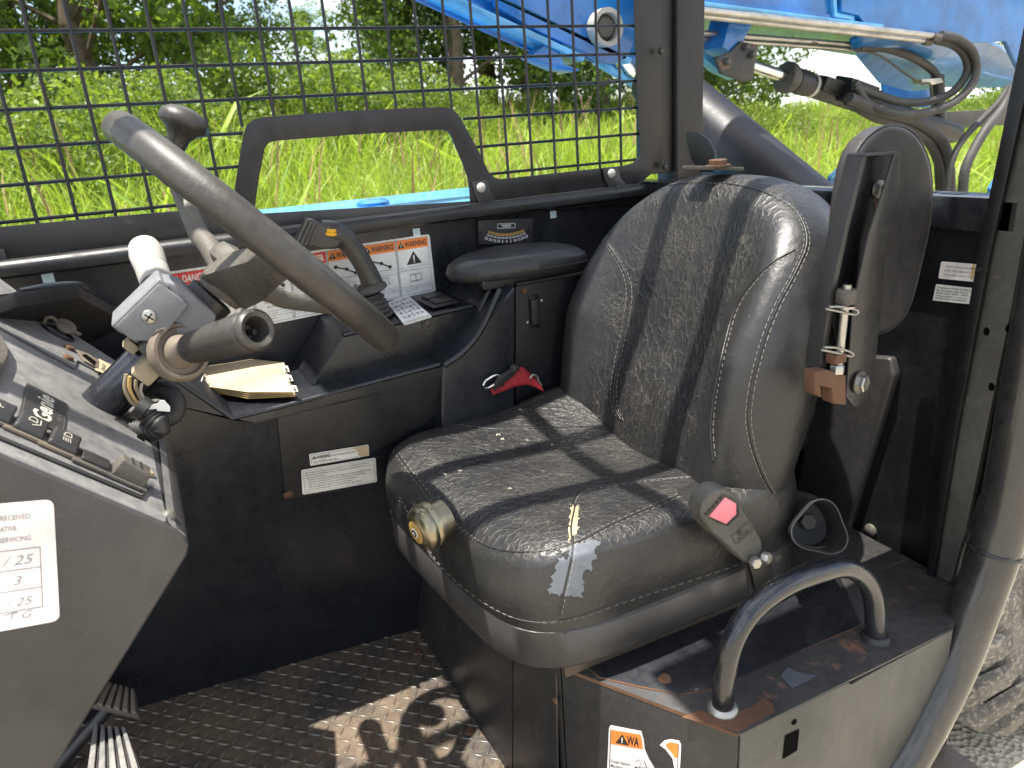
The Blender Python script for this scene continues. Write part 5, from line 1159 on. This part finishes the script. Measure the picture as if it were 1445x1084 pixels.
ca_ = thing('console_armrest', (.67, 1.345, -.26), 'flat black padded arm rest on the side console behind the control lever', 'arm rest')
def padf(r, t):
    c, s_ = math.cos(t), math.sin(t); k = (abs(c)**2.6+abs(s_)**2.6)**(-1/2.6); rr = min(r, 1); x = c*k*.145*rr; y = s_*k*.098*rr*(1-.25*max(0, -x/.145))
    z = -.230-.006*(x/.145)**2-.004*rr**2-(.010*max(0, (rr-.8)/.2)**2)
    if r > 1: q = min(r-1, 1); b = 1+.04*math.sin(q*math.pi); x *= b; y *= b; z -= .028*q
    if r > 2: x *= (3.01-r); y *= (3.01-r); z -= .004
    return V((.67+x, 1.345+y, z))
frombm(polar(72, [k/12 for k in range(1, 13)]+[1.1, 1.3, 1.5, 1.7, 1.9, 2.0, 2.3, 2.9], padf), 'pad', leather_s, ca_, 180)
tube('pad_seam', [padf(1.55, 2*math.pi*k/60) for k in range(60)], .0012, plast2, ca_, 6, True, 1)
prism('pad_base', [(.56, 1.28, -.262), (.80, 1.28, -.262), (.80, 1.42, -.262), (.60, 1.42, -.262)], (0, 0, -.03), plast2, ca_, .006)

# pedals
for (nm, lb, cs, z, hgt) in (('brake_pedal', 'ribbed tan edged pedal sticking out below the dashboard', ((112, 990), (138, 960), (192, 976), (196, 1010)), -.985, .012), ('foot_pedal', 'large ribbed grey pedal nearest the bottom edge of the picture', ((120, 1100), (132, 1024), (180, 1030), (204, 1100)), -.97, .014)):
    q = [AZ(*p, z) for p in cs]; pd = thing(nm, sum(q, V())/4, lb, 'pedal')
    prism('pedal_plate', q, (0, 0, -hgt), castg if nm == 'brake_pedal' else plast2, pd, .003)
    nn = 7 if nm == 'brake_pedal' else 5
    for k in range(nn):
        f0 = (k+.15)/nn; f1 = (k+.8)/nn
        prism('rib', [q[0].lerp(q[3], f0)*1.0, q[1].lerp(q[2], f0), q[1].lerp(q[2], f1), q[0].lerp(q[3], f1)], (0, 0, .006), tan if nm == 'brake_pedal' else plast, pd, .0022, 3)
    cyl('pedal_arm', sum(q, V())/4+V((0, 0, -hgt)), sum(q, V())/4+V((-.12, -.02, -.10)), .012, blackd, pd)

# ------------------------------------------------------------------ engine side fender seen over the sill
fen = thing('engine_fender', (.4, 1.9, -.2), 'glossy blue engine side fender, top coloured as sunlit, lying just beyond the window sill', 'fender')
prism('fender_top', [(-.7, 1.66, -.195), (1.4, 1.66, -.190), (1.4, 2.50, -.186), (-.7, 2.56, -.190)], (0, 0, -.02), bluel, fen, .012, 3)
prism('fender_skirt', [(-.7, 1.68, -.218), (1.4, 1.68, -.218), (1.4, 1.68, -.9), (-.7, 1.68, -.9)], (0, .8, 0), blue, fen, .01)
lathe('painted_shade_disc', [(0, 0), (.05, 0), (.05, .012), (.035, .02), (0, .02)], AZ(527, 291, -.192), (0, 0, 1), blue, fen, 28)  # darker blue disc standing in for a shadow patch on the fender top

# ------------------------------------------------------------------ boom and its hydraulics
bo = thing('boom', AY(1100, 60, 2.2), 'glossy blue lifting boom passing over the cab with a round pin boss', 'boom')
def pz(name, pts, y, th, m, bev=.003, par=None): return prism(name, [AY(*p, y) for p in pts], (0, th, 0), m, par or bo, bev)
def beam(name, a, b, y, wd, t, m, par=None):
    """flat flange between two points of a web, reaching wd towards the cab"""
    p, q = AY(*a, y), AY(*b, y); d = (q-p).normalized(); up = V((-d.z, 0, d.x)).normalized()
    return prism(name, [p, q, q+up*t, p+up*t], (0, -wd, 0), m, par or bo, .002)
pz('web_plate', [(585, -160), (640, 0), (790, 70), (900, 110), (900, -160)], 2.28, .012, blue)
pz('lower_web', [(420, -80), (586, 0), (700, 52), (786, 88), (800, 60), (792, 42), (600, -40)], 2.18, .012, blue)
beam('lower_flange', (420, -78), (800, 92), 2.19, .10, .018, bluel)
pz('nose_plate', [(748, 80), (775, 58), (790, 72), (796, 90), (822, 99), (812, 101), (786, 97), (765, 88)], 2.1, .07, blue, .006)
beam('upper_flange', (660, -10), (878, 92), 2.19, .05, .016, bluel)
pz('side_plate', [(660, -160), (700, 10), (760, 44), (820, 72), (848, 88), (868, 90), (884, 84), (894, 62), (900, 30), (906, -160)], 2.14, .02, blue, .004)
pc_ = AY(851, 40, 2.13); bs = lathe('pin_boss', [(0.042, -.01), (.054, -.012), (.056, 0), (.056, .03), (.042, .03), (.040, .01), (.040, -.01)], pc_+V((0, .0, 0)), (0, -1, 0), white, bo, 40)
lathe('pin', [(0, -.02), (.034, -.02), (.034, .012), (.028, .018), (0, .018)], pc_, (0, -1, 0), castg, bo, 32)
lathe('boss_bore', [(0, 0), (.046, 0), (.046, .004), (0, .004)], pc_, (0, -1, 0), plast2, bo, 32)
# underside and rear section of the boom (right of the post)
X0 = AY(955, 4, 2.05)
def bp3(px, py, y): return AY(px, py, y)
und = [bp3(940, -20, 1.95), bp3(1225, 32, 1.95), bp3(1300, 62, 2.0), bp3(1236, 118, 2.55), bp3(1100, 60, 2.6), bp3(940, 22, 2.6)]
bm = bmesh.new()
A_ = [AY(930, 2, 1.95), AY(1100, 18, 1.95), AY(1232, 40, 1.95)]; B_ = [AY(930, 42, 2.5), AY(1100, 62, 2.5), AY(1240, 84, 2.5)]
va = [bm.verts.new(p) for p in A_]; vb = [bm.verts.new(p) for p in B_]
for i in range(2): bm.faces.new((va[i], va[i+1], vb[i+1], vb[i]))
r_ = bmesh.ops.extrude_face_region(bm, geom=bm.faces[:]); bmesh.ops.translate(bm, vec=(0, 0, .02), verts=[v for v in r_['geom'] if isinstance(v, bmesh.types.BMVert)])
frombm(bm, 'boom_underside', blue, bo, 30)
pz('boom_side', [(930, -160), (930, 2), (1100, 18), (1232, 40), (1218, 22), (1206, 0), (1190, -160)], 1.955, .02, blue)
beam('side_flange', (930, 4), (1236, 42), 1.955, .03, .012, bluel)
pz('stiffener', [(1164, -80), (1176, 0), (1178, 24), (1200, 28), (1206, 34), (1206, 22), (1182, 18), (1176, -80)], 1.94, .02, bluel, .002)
pz('rear_side_plate', [(1186, -160), (1188, 16), (1212, 22), (1218, 30), (1230, 44), (1280, 50), (1345, 62), (1420, 58), (1445, 110), (1700, 240), (1700, -160)], 1.93, .02, blue)
# angled lower plate with holes
gp0 = AY(1290, 40, 1.95); gn = V((0, -.5, -.87)); prism('gusset_plate', [PL(*p, gp0, gn) for p in ((1200, 62), (1230, 42), (1290, 38), (1372, 52), (1412, 68), (1446, 94), (1449, 124), (1330, 124), (1285, 130), (1240, 118), (1210, 82))], (0, .01, .017), blue, bo, .004)
lathe('gusset_hole', [(0, 0), (.007, 0), (0, .001)], PL(1381, 114, gp0+gn*.001, gn), gn, ink, bo, 12)
# pedestal of the boom behind
ped = thing('boom_pedestal', AY(1260, 150, 2.5), 'blue boom pedestal plates standing behind the lift cylinder', 'pedestal')
pz('back_plate', [(1246, 84), (1248, 128), (1262, 150), (1300, 152), (1322, 150), (1336, 110), (1300, 84)], 2.6, .02, blue, .003, ped)
pz('curved_plate', [(1172, 262), (1172, 249), (1202, 222), (1220, 196), (1229, 183), (1300, 175), (1300, 262)], 2.45, .02, blue, .004, ped)
tube('plate_edge', [AY(*p, 2.44) for p in ((1172, 250), (1190, 236), (1204, 221), (1217, 202), (1229, 184))], .009, bluel, ped, 8, n=4)
pz('low_plate', [(1398, 266), (1412, 244), (1430, 200), (1500, 120), (1500, 280), (1398, 280)], 2.4, .02, blue, .004, ped)
# hard lines below the boom
for k, (a, b, y, r, lab_) in enumerate((((930, 8), (1330, 52), 1.90, .0095, 0), ((930, 16), (1310, 58), 1.92, .0095, 0), ((930, 42), (1215, 64), 2.05, .0085, 1), ((930, 50), (1200, 70), 2.08, .0085, 1))):
    hl = tube('hydraulic_pipe', [AY(*a, y), AY(*b, y)], r, steel, None, 14, n=1); tag(hl, ['upper long steel hydraulic pipe along the boom, near one of the pair', 'upper long steel hydraulic pipe along the boom, far one of the pair', 'lower shorter steel hydraulic pipe under the boom, near one of the pair', 'lower shorter steel hydraulic pipe under the boom, far one of the pair'][k], 'pipe', 'steel hydraulic pipes under the boom')
for (x, y_, Y_, s_) in ((1316, 52, 1.90, .9), (1304, 58, 1.92, .8), (1208, 66, 2.05, .8), (1142, 59, 2.05, .5)): bolt('pipe_union', AY(x, y_, Y_), V((1, 0, -.13)), .017*s_, .04, castg, bo, True)
def hosething(pts, r, label, y=None):
    P = [AY(*p) for p in pts]; o = tube('hydraulic_hose', P, r, hose, None, 14, n=8); return tag(o, label, 'hose', 'black hydraulic hoses around the boom pivot')
hosething([(1328, 50, 1.90), (1352, 55, 1.89), (1372, 72, 1.88), (1378, 98, 1.88), (1368, 124, 1.88), (1340, 148, 1.89), (1300, 160, 1.91), (1262, 160, 1.94), (1225, 146, 1.98), (1206, 116, 2.0)], .0155, 'outer looping black hose from the long pipe round to the cylinder')
hosething([(1320, 56, 1.93), (1346, 64, 1.92), (1362, 80, 1.91), (1364, 104, 1.91), (1344, 130, 1.92), (1310, 143, 1.94), (1272, 144, 1.96), (1238, 134, 1.98), (1205, 122, 2.0)], .0150, 'inner looping black hose from the long pipe round to the cylinder')
hosething([(1212, 67, 2.05), (1250, 68, 2.06), (1286, 80, 2.07), (1312, 96, 2.1), (1324, 110, 2.1)], .016, 'short black hose bending from the lower pipes to the clamp')
hosething([(1198, 138, 1.99), (1240, 156, 1.98), (1285, 168, 1.97), (1318, 188, 1.96), (1336, 216, 1.95), (1342, 275, 1.95)], .021, 'thick wrapped black hose running down behind the arm rest')
hosething([(1196, 142, 2.02), (1232, 164, 2.0), (1276, 178, 1.99), (1310, 200, 1.98), (1328, 240, 1.97), (1331, 275, 1.97)], .018, 'lower black hose running down behind the arm rest')
hosething([(1424, 122, 1.9), (1408, 146, 1.9), (1384, 170, 1.89), (1360, 196, 1.88), (1344, 226, 1.88), (1336, 275, 1.88)], .0125, 'slim black hose hanging from the blue gusset, left one of two')
hosething([(1430, 122, 1.86), (1414, 154, 1.86), (1392, 182, 1.85), (1374, 212, 1.85), (1362, 240, 1.85), (1358, 275, 1.85)], .0185, 'stout black hose hanging from the blue gusset, right one of two')
tube('hose_post', [AY(1322, 108, 2.12), AY(1330, 275, 2.12)], .028, blackd, ped, 12, n=1)
prism('hose_clamp', [AY(*p, 2.08) for p in ((1300, 112), (1328, 110), (1332, 116), (1316, 120), (1302, 118))], (0, .04, 0), steel, ped, .002)
tube('cable', [AY(*p) for p in ((1205, 70, 2.04), (1240, 78, 2.05), (1272, 100, 2.06), (1300, 118, 2.07), (1314, 122, 2.08), (1315, 175, 2.08))], .004, castg, ped, 8, n=6)
# crossbar seen behind the hoses
cb1 = prism('rear_crossbar', [AY(*p, 2.9) for p in ((1325, 158), (1500, 150), (1500, 172), (1325, 182))], (0, .08, 0), castg, None, .004); tag(cb1, 'grey steel crossbar behind the hanging black hoses', 'crossbar')
# lift cylinder
cy = thing('lift_cylinder', AY(1150, 110, 2.1), 'black hydraulic cylinder with a chrome rod and square valve block under the boom', 'hydraulic cylinder')
r0 = AY(1040, 86, 2.1); r1 = AY(1340, 186, 2.1); ca = (r1-r0).normalized()
def along(px): 
    f = (px-1040)/300; return r0.lerp(r1, f)
cyl('rod', along(1040), along(1120), .021, chrome, cy, 28)
lathe('gland', [(0, 0), (.05, 0), (.053, .004), (.053, .028), (.046, .032), (.046, .045), (0, .045)], along(1096), ca, castg, cy, 36)
cyl('gland_ring', along(1108), along(1126), .044, plast2, cy, 36)
cyl('barrel', along(1112), along(1350), .040, blackd, cy, 36)
cyl('barrel_band', along(1129), along(1133), .0415, white, cy, 36)
cb3 = basis(ca, V((0, -.2, 1)))
bcx = along(1178)+V((0, -.035, .012)); box('valve_block', bcx, (.16, .08, .085), rear, cy, cb3, .004); box('valve_block', along(1150)+V((0, -.035, .01)), (.14, .05, .05), rear, cy, cb3, .003)
for k in range(3): cyl('fitting', along(1192)+V((0, -.035, .035-.028*k)), along(1214)+V((0, -.04, .04-.03*k)), .012, castg, cy, 12)
pz('cylinder_bracket', [(1020, 66), (1032, 22), (1056, 24), (1062, 34), (1054, 48), (1046, 66), (1034, 76)], 2.0, .10, blue, .004, cy)
pz('clevis_plate', [(1010, 82), (1030, 74), (1046, 58), (1070, 64), (1063, 112), (1052, 116), (1018, 104)], 1.99, .012, blackr, .003, cy)
pz('clevis_plate', [(1010, 82), (1030, 74), (1046, 58), (1070, 64), (1063, 112), (1052, 116), (1018, 104)], 2.12, .012, blackr, .003, cy)
for q in ((1053, 66), (1062, 77), (1026, 87)): lathe('clevis_pin', [(0, -.01), (.012, -.01), (.012, .006), (.008, .012), (0, .012)], AY(*q, 1.985), (0, -1, 0), castg, cy, 14)
pz('boom_strut', [(955, 44), (968, 60), (1015, 100), (1040, 112), (1030, 98), (1000, 72), (975, 50)], 2.2, .05, bluel, .003)
pz('tilt_rod', [(866, 76), (880, 72), (905, 100), (905, 118), (888, 104)], 2.2, .04, chrome, .008)
pz('tilt_guard', [(840, 88), (862, 92), (905, 120), (905, 128), (880, 112)], 2.22, .03, bluel, .003)

# ------------------------------------------------------------------ near rear tyre
TC_ = V((2.20, 1.08, -1.22)); TR = .63; TW = .20
ty = thing('rear_wheel', TC_, 'big dusty rubber tyre with chunky lugs standing beside the door frame', 'tyre')
lathe('carcass', [(.30, -TW*.9), (.40, -TW*.98), (.48, -TW*.94), (TR-.095, -TW*.86), (TR-.055, -TW*.6), (TR-.05, 0), (TR-.055, TW*.6), (TR-.095, TW*.86), (.48, TW*.94), (.40, TW*.98), (.30, TW*.9)], TC_, (0, -1, 0), tyrem, ty, 96, 60)
lathe('wheel_rim', [(0, .10), (.20, .11), (.26, .13), (.29, .19), (.31, .20), (.31, -.19), (0, -.19)], TC_, (0, -1, 0), white, ty, 48)
nl = 22
for sd_ in (-1, 1):
    for k in range(nl):
        t0 = 2*math.pi*(k+(.5 if sd_ > 0 else 0))/nl; bm = bmesh.new(); lo, hi = [], []
        for f, da in ((-.08, .17), (.35, .09), (.88, .01), (1.10, -.03)):
            yy = sd_*f*TW; hw = .078 if f < 1 else .092
            base_r = TR-.09 if f < 1 else TR-.21; top_r = TR if f < .8 else (TR-.012 if f < 1 else TR-.16)
            for sg in (-1, 1):
                t = t0+da+sg*hw; lo.append(bm.verts.new(TC_+V((-math.cos(t)*base_r, yy, math.sin(t)*base_r)))); t = t0+da+sg*hw*.82; hi.append(bm.verts.new(TC_+V((-math.cos(t)*top_r, yy, math.sin(t)*top_r))))
        for i in range(3):
            a = 2*i; bm.faces.new((hi[a], hi[a+1], hi[a+3], hi[a+2])); bm.faces.new((lo[a], hi[a], hi[a+2], lo[a+2])); bm.faces.new((lo[a+1], hi[a+1], hi[a+3], lo[a+3]))
        bm.faces.new((lo[0], lo[1], hi[1], hi[0])); bm.faces.new((lo[6], lo[7], hi[7], hi[6]))
        frombm(bm, 'tread_lug', tyrem, ty, 40, .008, 2)

chs = thing('chassis_frame', (.8, 1.6, -1.5), 'black welded chassis frame under the cab floor', 'chassis')
box('frame_rail', (1.0, 1.28, -1.33), (4.4, .10, .34), blackd, chs, bevel=.01); box('frame_rail', (1.0, 2.15, -1.33), (4.4, .10, .34), blackd, chs, bevel=.01)
for xx in (-.9, .3, 1.6, 2.9): box('cross_member', (xx, 1.715, -1.33), (.12, .77, .22), blackd, chs, bevel=.008)
